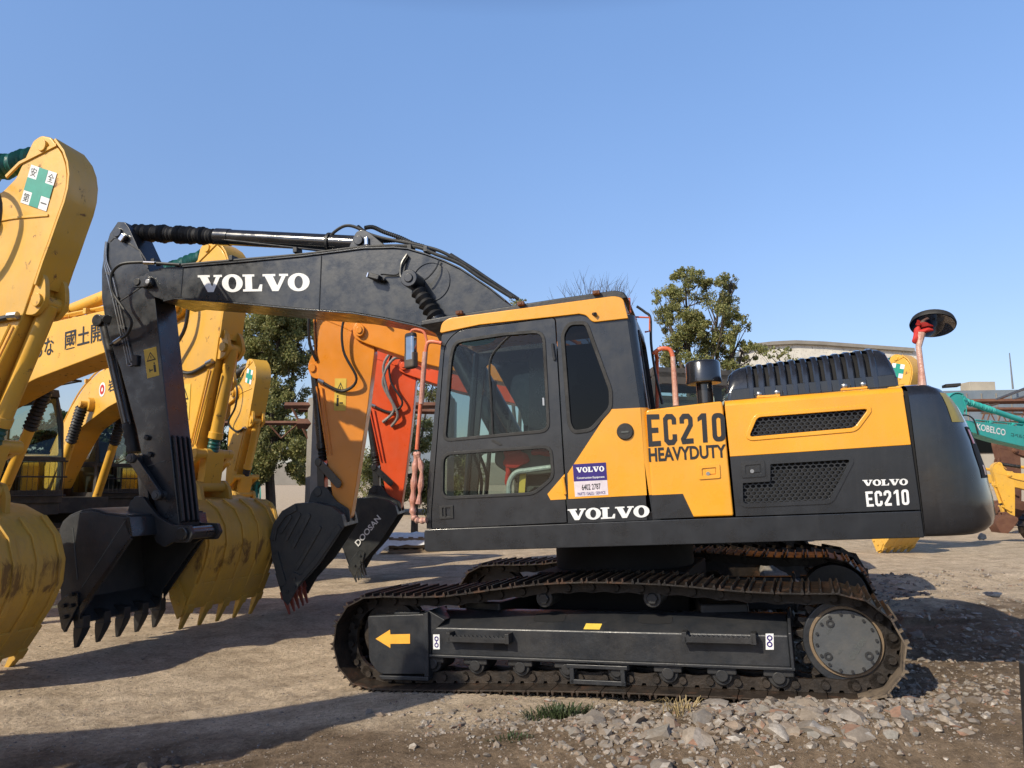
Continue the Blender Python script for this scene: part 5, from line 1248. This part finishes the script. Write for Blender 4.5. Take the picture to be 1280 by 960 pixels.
    # bucket cylinder and linkage
    a, b = Vector((.25, 0, 3.04)), Vector((-.05, 0, 1.86)); d = (b-a).normalized()
    e = B(); e.cyl(a, b-d*.18, .075); e.cyl(b-d*.24, b-d*.16, .088); bc = e.build('bucket_cylinder', cyl, root, .006)
    B().bellows(b-d*.17, b, .075, 4, .15).build('bellows', boot, bc)
    for s in (-1, 1): B().prism(link2((-.04, 1.84), (-.40, 1.60), .055), s*.22-.03, s*.22+.03).build('linkage_bar', armm if cyl == armm else cyl, root, .006)
    e = B(); e.prism(link2((-.04, 1.84), (-.10, 1.48), .06), -.13, .13); e.cyl((-.04, -.28, 1.84), (-.04, .28, 1.84), .055); e.build('push_link', armm if cyl == armm else cyl, root, .008)
    # bucket
    hw = .55
    prof = [(-.64, 1.10), (-.58, 1.24), (-.40, 1.32), (-.12, 1.35), (.18, 1.31), (.38, 1.20), (.50, 1.03), (.53, .85), (.475, .66), (.37, .46), (.28, .30), (.22, .20)]
    mouth = [(.08, .13), (-.30, .62), (-.66, 1.10)]
    e = B(); e.strip(prof, -hw+.01, hw-.01, -.025)
    for s in (-1, 1): e.prism(prof[:]+[(-.02, .34), (-.30, .62)], s*(hw-.013)-.013, s*(hw-.013)+.013)
    bu = e.build('bucket', bucketm, root, .006)
    e = B()
    if ribs:
        for k in range(5):
            yk = -hw+.06+k*(2*hw-.12)/4; e.strip([prof[i] for i in (4, 5, 6, 7, 8, 9, 10)], yk-.03, yk+.03, .024)
    e.strip([prof[9], prof[10], prof[11]], -hw-.012, hw+.012, .018)
    e.build('wear_plate', bucketm, bu, .006)
    if not ribs:
        e = B(); ys = side*(hw+.01)
        for (x0, z0), (x1, z1) in (((-.06, 1.18), (.14, .80)), ((.10, 1.18), (.26, .88)), ((.24, 1.14), (.36, .96)), ((-.25, 1.05), (.05, .55))): e.prism(link2((x0, z0), (x1, z1), .028), ys-.018, ys+.018)
        e.strip([prof[i] for i in (4, 5, 6, 7)], ys-.02, ys+.02, -.09); e.strip([prof[i] for i in (8, 9, 10)], ys-.02, ys+.02, -.11); e.strip([(-.60, 1.08), (-.28, .64), (-.02, .36)], ys-.015, ys+.015, .07); e.build('side_rib', bucketm, bu, .006)
    for s in (-1, 1):
        e = B(); e.prism([(.26, .30), (.10, .50), (-.03, .47), (.0, .32), (.13, .10), (.22, .16)], s*(hw+.012)-.014, s*(hw+.012)+.014)
        for x, z in ((.06, .42), (.05, .32), (.15, .26)): e.cyl((x, s*(hw+.02), z), (x, s*(hw+.05), z), .02, n=6)
        e.build('side_cutter', bucketm, bu, .004)
    for k in range(5):
        yk = -hw+.045+k*(2*hw-.09)/4; R = []
        for t_, ww, h_ in ((-.25, 1.15, .05), (.15, 1.1, .05), (.16, .85, .036), (1., .5, .010)):
            cx, cz = .215-.11*t_, .205-.215*t_; n_ = Vector((-.89, .45)).normalized()
            R.append([(cx+n_.x*a*h_, yk+b*.045*ww, cz+n_.y*a*h_) for a, b in ((-1, -1), (1, -1), (1, 1), (-1, 1))])
        B().rows(R, closed=True, cap=True).build('tooth', tooth or bucketm, bu, .005)
    for s in (-1, 1): B().prism(rnd_poly([(-.66, 1.15), (-.62, 1.30), (-.40, 1.38), (-.20, 1.54), (-.05, 1.54), (.03, 1.46), (.08, 1.26), (-.5, 1.10)], .03), s*.21-.025, s*.21+.025).build('bucket_ear', bucketm, bu, .006)
    for px_, pz_, pr_ in ((-.51, 1.24, .075), (-.08, 1.47, .06)): e = B(); e.cyl((px_, -.25, pz_), (px_, .25, pz_), pr_); e.build('hinge_pin', bucketm, bu, .008)
    if arot:
        for me_ in set(bpy.data.meshes)-pre-acm: me_.transform(RT)
    # lift cylinders
    for s in (-1, 1):
        a, b = Vector((-5.05, s*.38, 1.15)), Vector((-3.95, s*.38, 2.95)); d = (b-a).normalized()
        e = B(); e.cyl(a, a+d*1.35, .075); e.cyl(b-d*.1, b, .05); lc = e.build('lift_cylinder', cyl, root, .005)
        B().bellows(a+d*1.32, b-d*.06, .10, 12, .22, jit=.05).build('bellows', 'bellow', lc)
    if not full: return root
    # house
    cx = -6.25
    e = B(); e.box((cx-.7, 0, 1.14), (3.8, 2.66, .18)); e.box((cx+1.15, 0, 1.12), (.5, 1.1, .3)); e.box((cx+.3, .0, 1.05), (1.5, 2.2, .2)); e.build('deck', cw_, root, .01)
    e = B(); e.prism(rnd_poly([(cx+.25, 1.23), (cx+.25, 1.9), (cx+.1, 2.02), (cx-1.5, 2.16), (cx-1.5, 1.23)], .06), -1.34, -.30); e.prism(rnd_poly([(cx-.35, 1.23), (cx-.35, 2.05), (cx-1.5, 2.16), (cx-1.5, 1.23)], .05), -.30, 1.34); e.build('body', body, root, .03)
    e = B(); pl = [(cx-1.5, -1.34), (cx-2.1, -1.3), (cx-2.45, -1.0), (cx-2.62, -.5), (cx-2.66, 0)]; pl = pl+[(a, -b) for a, b in pl[::-1][1:]]
    e.rows([[(x if x > cx-1.55 else x+dz, yv, z) for x, yv in pl] for z, dz in ((1.08, .12), (1.2, 0), (1.9, 0), (2.1, .14))]); e.face([(x if x > cx-1.55 else x+.14, yv, 2.1) for x, yv in pl]); e.face([(x if x > cx-1.55 else x+.12, yv, 1.08) for x, yv in pl]); e.build('counterweight', cw_ if body == 'kyellow' else body, root, .02)
    e = B(); e.cyl((cx, 0, .6), (cx, 0, 1.06), .6); e.box((cx, 0, .55), (2.2, 1.9, .35)); e.build('undercarriage', 'kshade', root, .02)
    for s in (-1, 1):
        e = B(); loopmesh(e, cx-1.75, cx+1.75, .42, .46, s*1.2-.3, s*1.2+.3); e.build('crawler_track', 'track', root)
        e = B(); e.box((cx, s*1.2, .42), (3.2, .5, .3)); e.build('track_frame', 'kshade', root, .02)
    # cab on the left (+y)
    x0, x1, y0, y1 = cx-.45, cx+1.25, .36, 1.34
    e = B(); fl, fr_ = (x0, x1)
    cabp = rnd_poly([(x0, 1.23), (x0+.02, 2.88), (x1-.32, 2.93), (x1-.1, 2.45), (x1, 1.6), (x1-.05, 1.23)], .08)
    for yy in (y0+.02, y1-.02): plate(e, cabp, [rnd_poly([(x0+.12, 1.95), (x0+.14, 2.75), (x1-.40, 2.78), (x1-.2, 2.4), (x1-.12, 1.95)], .06), rnd_poly([(x0+.55, 1.35), (x0+.55, 1.85), (x1-.12, 1.85), (x1-.14, 1.35)], .05)], yy-.02, yy+.02)
    e.box((x0+.02, (y0+y1)/2, 1.6), (.04, y1-y0-.08, .7)); e.prism([(x0, 2.82), (x0+.02, 2.93), (x1-.3, 2.98), (x1-.25, 2.86)], y0, y1)
    e.prism([(x1-.06, 1.23), (x1-.06, 1.42), (x1+.01, 1.42), (x1, 1.23)], y0, y1); e.box(((x0+x1)/2, (y0+y1)/2, 1.25), (x1-x0-.1, y1-y0-.02, .06)); e.prism([(x1-.02, 1.86), (x1-.03, 1.92), (x1+.02, 1.92), (x1+.02, 1.86)], y0, y1)
    cab_ = e.build('cab', cw_, root, .012)
    for a_, b_ in ((2.9, 1.94), (1.85, 1.42)):
        xa_ = x1-.0 if a_ < 2 else x1-.30; e = B(); e.face([(x1-.005, y0+.05, b_), (x1-.005, y1-.05, b_), (x1-.30 if a_ > 2 else x1, y1-.05, min(a_, 2.86)), (x1-.30 if a_ > 2 else x1, y0+.05, min(a_, 2.86))]); e.build('windscreen', 'glass', cab_)
    for yy in (y0+.01, y1-.01): e = B(); e.face([(x0+.1, yy, 1.93), (x1-.1, yy, 1.93), (x1-.3, yy, 2.8), (x0+.1, yy, 2.8)]); e.face([(x0+.5, yy, 1.3), (x1-.1, yy, 1.3), (x1-.1, yy, 1.88), (x0+.5, yy, 1.88)]); e.build('pane', 'glass', cab_)
    e = B(); e.prism([(x0+.15, 1.3), (x0+.75, 1.3), (x0+.75, 1.7), (x0+.38, 1.72), (x0+.30, 2.4), (x0+.15, 2.42)], y0+.25, y1-.22); e.build('seat', 'seatm', cab_, .04)
    if not plain and name and bucketm == "kbucket":
        e = B(); gx = x1-.15
        for k in range(7): e.box((gx, (y0+y1)/2-.42+k*.14, 3.06), (.9, .03, .02), (('Y', -.06),))
        e.tube([(gx-.45, y0+.05, 3.03), (gx+.45, y0+.05, 3.09)], .02, 6); e.tube([(gx-.45, y1-.05, 3.03), (gx+.45, y1-.05, 3.09)], .02, 6); e.tube([(gx+.45, y0+.02, 3.09), (gx+.45, y1-.02, 3.09)], .02, 6); e.build('roof_guard', 'blackdull', cab_)
        e = B()
        for zz_ in (1.34, 1.62, 1.86): e.tube([(x1+.08, y0, zz_), (x1+.08, y1, zz_)], .014, 6)
        for k in range(12): e.tube([(x1+.08, y0+.04+k*.082, 1.34), (x1+.08, y0+.04+k*.082, 1.86)], .004, 4)
        e.build('window_guard', 'blackdull', cab_)
    return root
def side_text(root, s, x0, z0, x1, z1, h, mat='ink', y=-.225, bold=.012, name='lettering', par=None):
    """text along a line from (x0,z0) to (x1,z1) on the flank y; reads left to right as seen from outside"""
    a, b = Vector((x0, 0, z0)), Vector((x1, 0, z1)); d = (b-a).normalized(); up = Vector((-d.z, 0, d.x))
    if up.z < 0: up = -up
    o = Vector((0, y, 0)); t = MB(); put_text(t, s, [a+up*h+o, b+up*h+o, b+o, a+o], bold); return t.build(name, mat, par or root)
def child(root, nm):
    return [c for c in root.children if c.name.split('.')[0] == nm][0]
def cross_sign(root, cx, cz, s, ang, y, full=True):
    par = child(root, 'arm'); ca, sa = math.cos(ang), math.sin(ang)
    f = lambda u, v, k=0.: (cx+(u*ca-v*sa)*s, y-k, cz+(u*sa+v*ca)*s)
    e = MB(); e.face([f(*p) for p in ((-.5, -.5), (.5, -.5), (.5, .5), (-.5, .5))]); sg = e.build('safety_sign', 'white', par)
    a = .17; e = MB(); e.face([f(*p, .002) for p in ((-a, -.5), (a, -.5), (a, -a), (.5, -a), (.5, a), (a, a), (a, .5), (-a, .5), (-a, a), (-.5, a), (-.5, -a), (-a, -a))]); e.build('green_cross', 'signgreen', sg)
    if full:
        t = MB()
        for ch, u, v in (('安', -.335, .335), ('全', .335, .335), ('第', -.335, -.335), ('一', .335, -.335)):
            k = .11; kv = k if ch != '一' else .015
            put_text(t, ch, [f(u-k, v+kv, .002), f(u+k, v+kv, .002), f(u+k, v-kv, .002), f(u-k, v-kv, .002)])
        t.build('lettering', 'ink', sg)
def warn_sign(root, cx, cz, w, h, y, s=1):
    par = child(root, 'arm'); e = MB(); f = lambda u, v, k=0.: (cx+u*w*s, y-k*(1 if y < 0 else -1), cz+v*h)
    e.face([f(*p) for p in ((0, 0), (1, 0), (1, 1), (0, 1))]); sg = e.build('warning_label', 'warn', par)
    t = MB()
    for fc in ring2([Vector(p) for p in ((.12, .56), (.88, .56), (.5, .88))], [Vector(p) for p in ((.22, .60), (.78, .60), (.5, .82))]): t.face([f(*p, .002) for p in fc])
    for x0, y0, x1, y1 in ((.47, .64, .53, .74), (.62, .14, .80, .40), (.66, .42, .76, .48), (.25, .22, .55, .26)): t.face([f(*p, .002) for p in ((x0, y0), (x1, y0), (x1, y1), (x0, y1))])
    t.build('warning_symbol', 'ink', sg)

G1 = 'excavators parked in rows behind the big one'
mA = machine('parked_excavator', 'yellow excavator cut off by the left edge with a green cross sign on its arm', 36, 6.75, -10, G1, arot=math.radians(11.5), scale=(.90, 1.08, 1.155), gz=.0)
cross_sign(mA, .05, 3.80, .32, -.28, -.156)
mBm = machine('parked_excavator', 'yellow excavator lettered 國土開発 with its ribbed bucket right behind the black bucket', 266, 9.75, -24, G1, scale=(.98, 1.12, 1.12), arot=math.radians(-2))
side_text(mBm, '國土開発', -2.68, 3.20, -1.62, 3.30, .25, y=-.225, par=child(mBm, 'boom')); side_text(mBm, 'へおな', -3.60, 3.10, -2.92, 3.17, .23, y=-.225, par=child(mBm, 'boom'))
warn_sign(mBm, -.45, 2.25, .2, .42, -.156)
mC = machine('parked_excavator', 'yellow excavator with black bellows on its lift cylinders and 岩崎興業 on its boom', 268, 12.5, -39.6, G1, boot='bellow', scale=1.1)
side_text(mC, '岩崎興業', -3.3, 3.12, -2.2, 3.22, .24, y=-.225, par=child(mC, 'boom'))
e = MB(); e.ring((-3.55, -.223, 3.2), (0, -1, 0), .0001, .13, .003, 24); e.build('round_logo', 'white', child(mC, 'boom')); e = MB(); e.ring((-3.55, -.228, 3.2), (0, -1, 0), .04, .09, .002, 20); e.build('logo_ring', 'redcloth', child(mC, 'boom'))
mD = machine('parked_excavator', 'yellow excavator with 両産 on its boom, its slim arm in front of the olive tree', 316, 15.9, -46, G1, boot='bellow', arot=math.radians(6.4))
side_text(mD, '両産', -2.2, 3.24, -1.5, 3.32, .26, y=-.225, par=child(mD, 'boom')); cross_sign(mD, .04, 3.9, .3, -.28, -.156, False)
mE = machine('parked_excavator', 'orange yellow excavator with a dark side-ribbed bucket and rusty red teeth', 412, 10.4, 181, G1, scale=(.80, .9, 1.06), arot=math.radians(-5), body='oyellow', armm='oyellow', bucketm='kblack', boot='bellow', cyl='black', tooth='redtooth', ribs=False, side=1)
warn_sign(mE, -.30, 2.55, .2, .42, .156)
mF = machine('parked_excavator', 'orange red excavator whose black bucket is lettered DOOSAN', 474, 13.4, 181, G1, scale=(.84, .95, 1.04), arot=math.radians(-3), body='ored', armm='ored', bucketm='kblack', boot='bellow', cyl='black', side=1)
t = MB(); f = lambda u, v: (.25-u*.62, .567, .42+u*.50+v*.10)
put_text(t, 'DOOSAN', [(.34, .568, .66), (-.10, .568, 1.10), (-.18, .568, 1.03), (.26, .568, .59)], .02); t.build('lettering', 'white', child(mF, 'bucket'))
for mm, pts in ((mF, [(-.95, .30, 3.62), (-.45, .34, 3.86), (-.12, .30, 3.60), (-.20, .28, 3.15), (-.42, .26, 2.75), (-.28, .18, 2.55)]), (mF, [(-.80, .28, 3.60), (-.35, .32, 3.70), (-.10, .28, 3.30), (-.34, .24, 2.85), (-.10, .18, 2.62)]), (mE, [(-1.1, .24, 3.72), (-.2, .28, 3.92), (.30, .26, 3.84), (.34, .22, 3.45), (.22, .16, 3.2)])):
    e = MB(); P = smooth(pts, 10); e.tube(P, [.026+.004*(i % 2) for i in range(len(P))], 8); e.build('hose', 'hose' if mm is mE else 'steelhose', child(mm, 'arm'))
mG = machine('parked_excavator', 'yellow excavator beyond the counterweight, only its arm head and bucket teeth in view', 1130, 16.9, -60, G1, arot=math.radians(9), scale=1.04)
cross_sign(mG, .04, 3.9, .3, -.28, -.156, False)
mH = machine('parked_excavator', 'teal excavator lettered KOBELCO, its long boom reaching in from the right edge', 1178, 19, 200, None, scale=(1., .85, .85), arot=math.radians(-48), body='teal', armm='teal', bucketm='teal', boot='teal', side=1)
side_text(mH, 'KOBELCO', -.95, 3.46, -1.95, 3.30, .20, 'white', .225, .02, par=child(mH, 'boom')); side_text(mH, 'コベルコ建機', -2.15, 3.29, -3.0, 3.18, .12, 'ink', .225, par=child(mH, 'boom'))

# small machines far right and a teal one far left
mI = machine('parked_excavator', 'small yellow excavator far off at the right edge with a rusty bucket', 1243, 27, 172, None, bucketm='rust', boot='bellow', scale=.62, side=1, plain=True, gz=-.25)
mJ = machine('parked_excavator', 'small yellow excavator behind the one with the rusty bucket', 1195, 31, 176, None, bucketm='rust', boot='bellow', scale=.66, side=1, plain=True, gz=-.25)
mK = machine('parked_excavator', 'small teal excavator far off between the yellow arm and the dark ribbed bucket', 322, 22, -60, None, body='teal', armm='teal', bucketm='teal', boot='teal', scale=.62, plain=True, gz=-.1, cw_='teal')
mL = machine('parked_excavator', 'dark red excavator far off under the teal boom', 1250, 33, 185, None, body='rust', armm='rust', bucketm='rust', boot='rust', scale=.95, side=1, plain=True, gz=-.25)
mZ = machine('parked_excavator', 'unseen yellow excavator added outside the left edge to cast the foreground shadow', 0, 2.3, 14, G1)
mZ.location = (-4.6, 2.3, gz(-4.6, 2.3))  # unseen machine, added so that its shadow falls across the foreground
# pallets and sheeting under the far machines in the middle
c = gp(520, 690); root = empty('pallet_stack', c, .1, 'low stack of timber pallets under white plastic sheeting behind the black buckets', 'pallets')
for k in range(3):
    e = MB()
    for j in range(6): e.box((-.6+j*.24, 0, .14*k+.11), (.12, 1., .022))
    for j in (-1, 0, 1): e.box((0, j*.44, .14*k+.05), (1.3, .08, .09))
    e.build('pallet', paint('weathered_wood%d' % k, (.20, .15, .10), .85, .4, bump=.5), root, .004)
e = MB(); R = []
for i in range(19): R.append([(-.95+i*.105, -.55+j*.11, .46+.05*noise.noise((i*.5, j*.6, 2))-(.28*max(0, abs(i-9)-6.5)/2.5)-(.25*max(0, abs(j-5)-3.5)/1.5)) for j in range(11)])
e.rows(R); e.build('plastic_sheet', 'white', root, norm=False)
# post at the right edge of the frame
c = gp(1284, 1000); e = MB(off=c); e.prism([(c.x+.004, c.z-.05), (c.x+.05, c.z-.05), (c.x+.06, .72), (c.x+.026, .72)], c.y-.02, c.y+.02); o = e.build('steel_post', 'blackdull', bevel=.004); o.location = c; tag(o, 'thin black post standing at the bottom right edge', 'post')
# ================================================================== light and camera
SUN_EL, SUN_AZ = math.radians(36), math.radians(45)      # light travels towards +x and +y
Ld = Vector((math.sin(SUN_AZ)*math.cos(SUN_EL), math.cos(SUN_AZ)*math.cos(SUN_EL), -math.sin(SUN_EL)))
sl = bpy.data.lights.new('sun', 'SUN'); sl.energy = 5.0; sl.angle = math.radians(.53); sl.color = (1., .90, .72)
so = bpy.data.objects.new('sun', sl); COL.objects.link(so); so.rotation_euler = Ld.to_track_quat('-Z', 'Y').to_euler(); so.location = (-10, -10, 15)
w = bpy.data.worlds.new('World'); scn.world = w; w.use_nodes = True; nt = w.node_tree; nt.nodes.clear()
sk_ = nt.nodes.new('ShaderNodeTexSky'); sk_.sky_type = 'NISHITA'; sk_.sun_disc = False; sk_.sun_elevation = SUN_EL; sk_.sun_rotation = math.radians(180)+SUN_AZ
sk_.air_density = 1.0; sk_.dust_density = .7; sk_.ozone_density = 2.2; sk_.altitude = 0
bg = nt.nodes.new('ShaderNodeBackground'); bg.inputs[1].default_value = .098; ow = nt.nodes.new('ShaderNodeOutputWorld')
tc = nt.nodes.new('ShaderNodeTexCoord'); sx = nt.nodes.new('ShaderNodeSeparateXYZ'); nt.links.new(tc.outputs['Generated'], sx.inputs[0])
gr_ = ramp(nt, sx.outputs[2], [(0., (1.22, 1.10, 1.20)), (.20, (1.58, 1.54, 1.68)), (.55, (2.2, 2.38, 2.6)), (.68, (.9, .95, 1.2)), (1., (.30, .34, .5))])
hz_ = noi(nt, tc.outputs['Generated'], 1.6, 4, .5)
gr_ = mixc(nt, 1., gr_, ramp(nt, hz_, [(.3, .965), (.7, 1.035)]), 'MULTIPLY')
nt.links.new(mixc(nt, 1., sk_.outputs[0], gr_, 'MULTIPLY'), bg.inputs[0]); nt.links.new(bg.outputs[0], ow.inputs[0])
cam = bpy.data.cameras.new('camera'); cam.sensor_fit = 'HORIZONTAL'; cam.sensor_width = 36; cam.lens = F/1280*36; cam.clip_end = 4000; cam.clip_start = .05
co_ = bpy.data.objects.new('camera', cam); COL.objects.link(co_); co_.location = (0, 0, H); co_.rotation_euler = (PI/2+PITCH, 0, 0); scn.camera = co_
scn.view_settings.view_transform = 'Standard'; scn.view_settings.look = 'None'; scn.view_settings.exposure = 0; scn.view_settings.gamma = 1
scn.cycles.max_bounces = 8; scn.cycles.transparent_max_bounces = 16
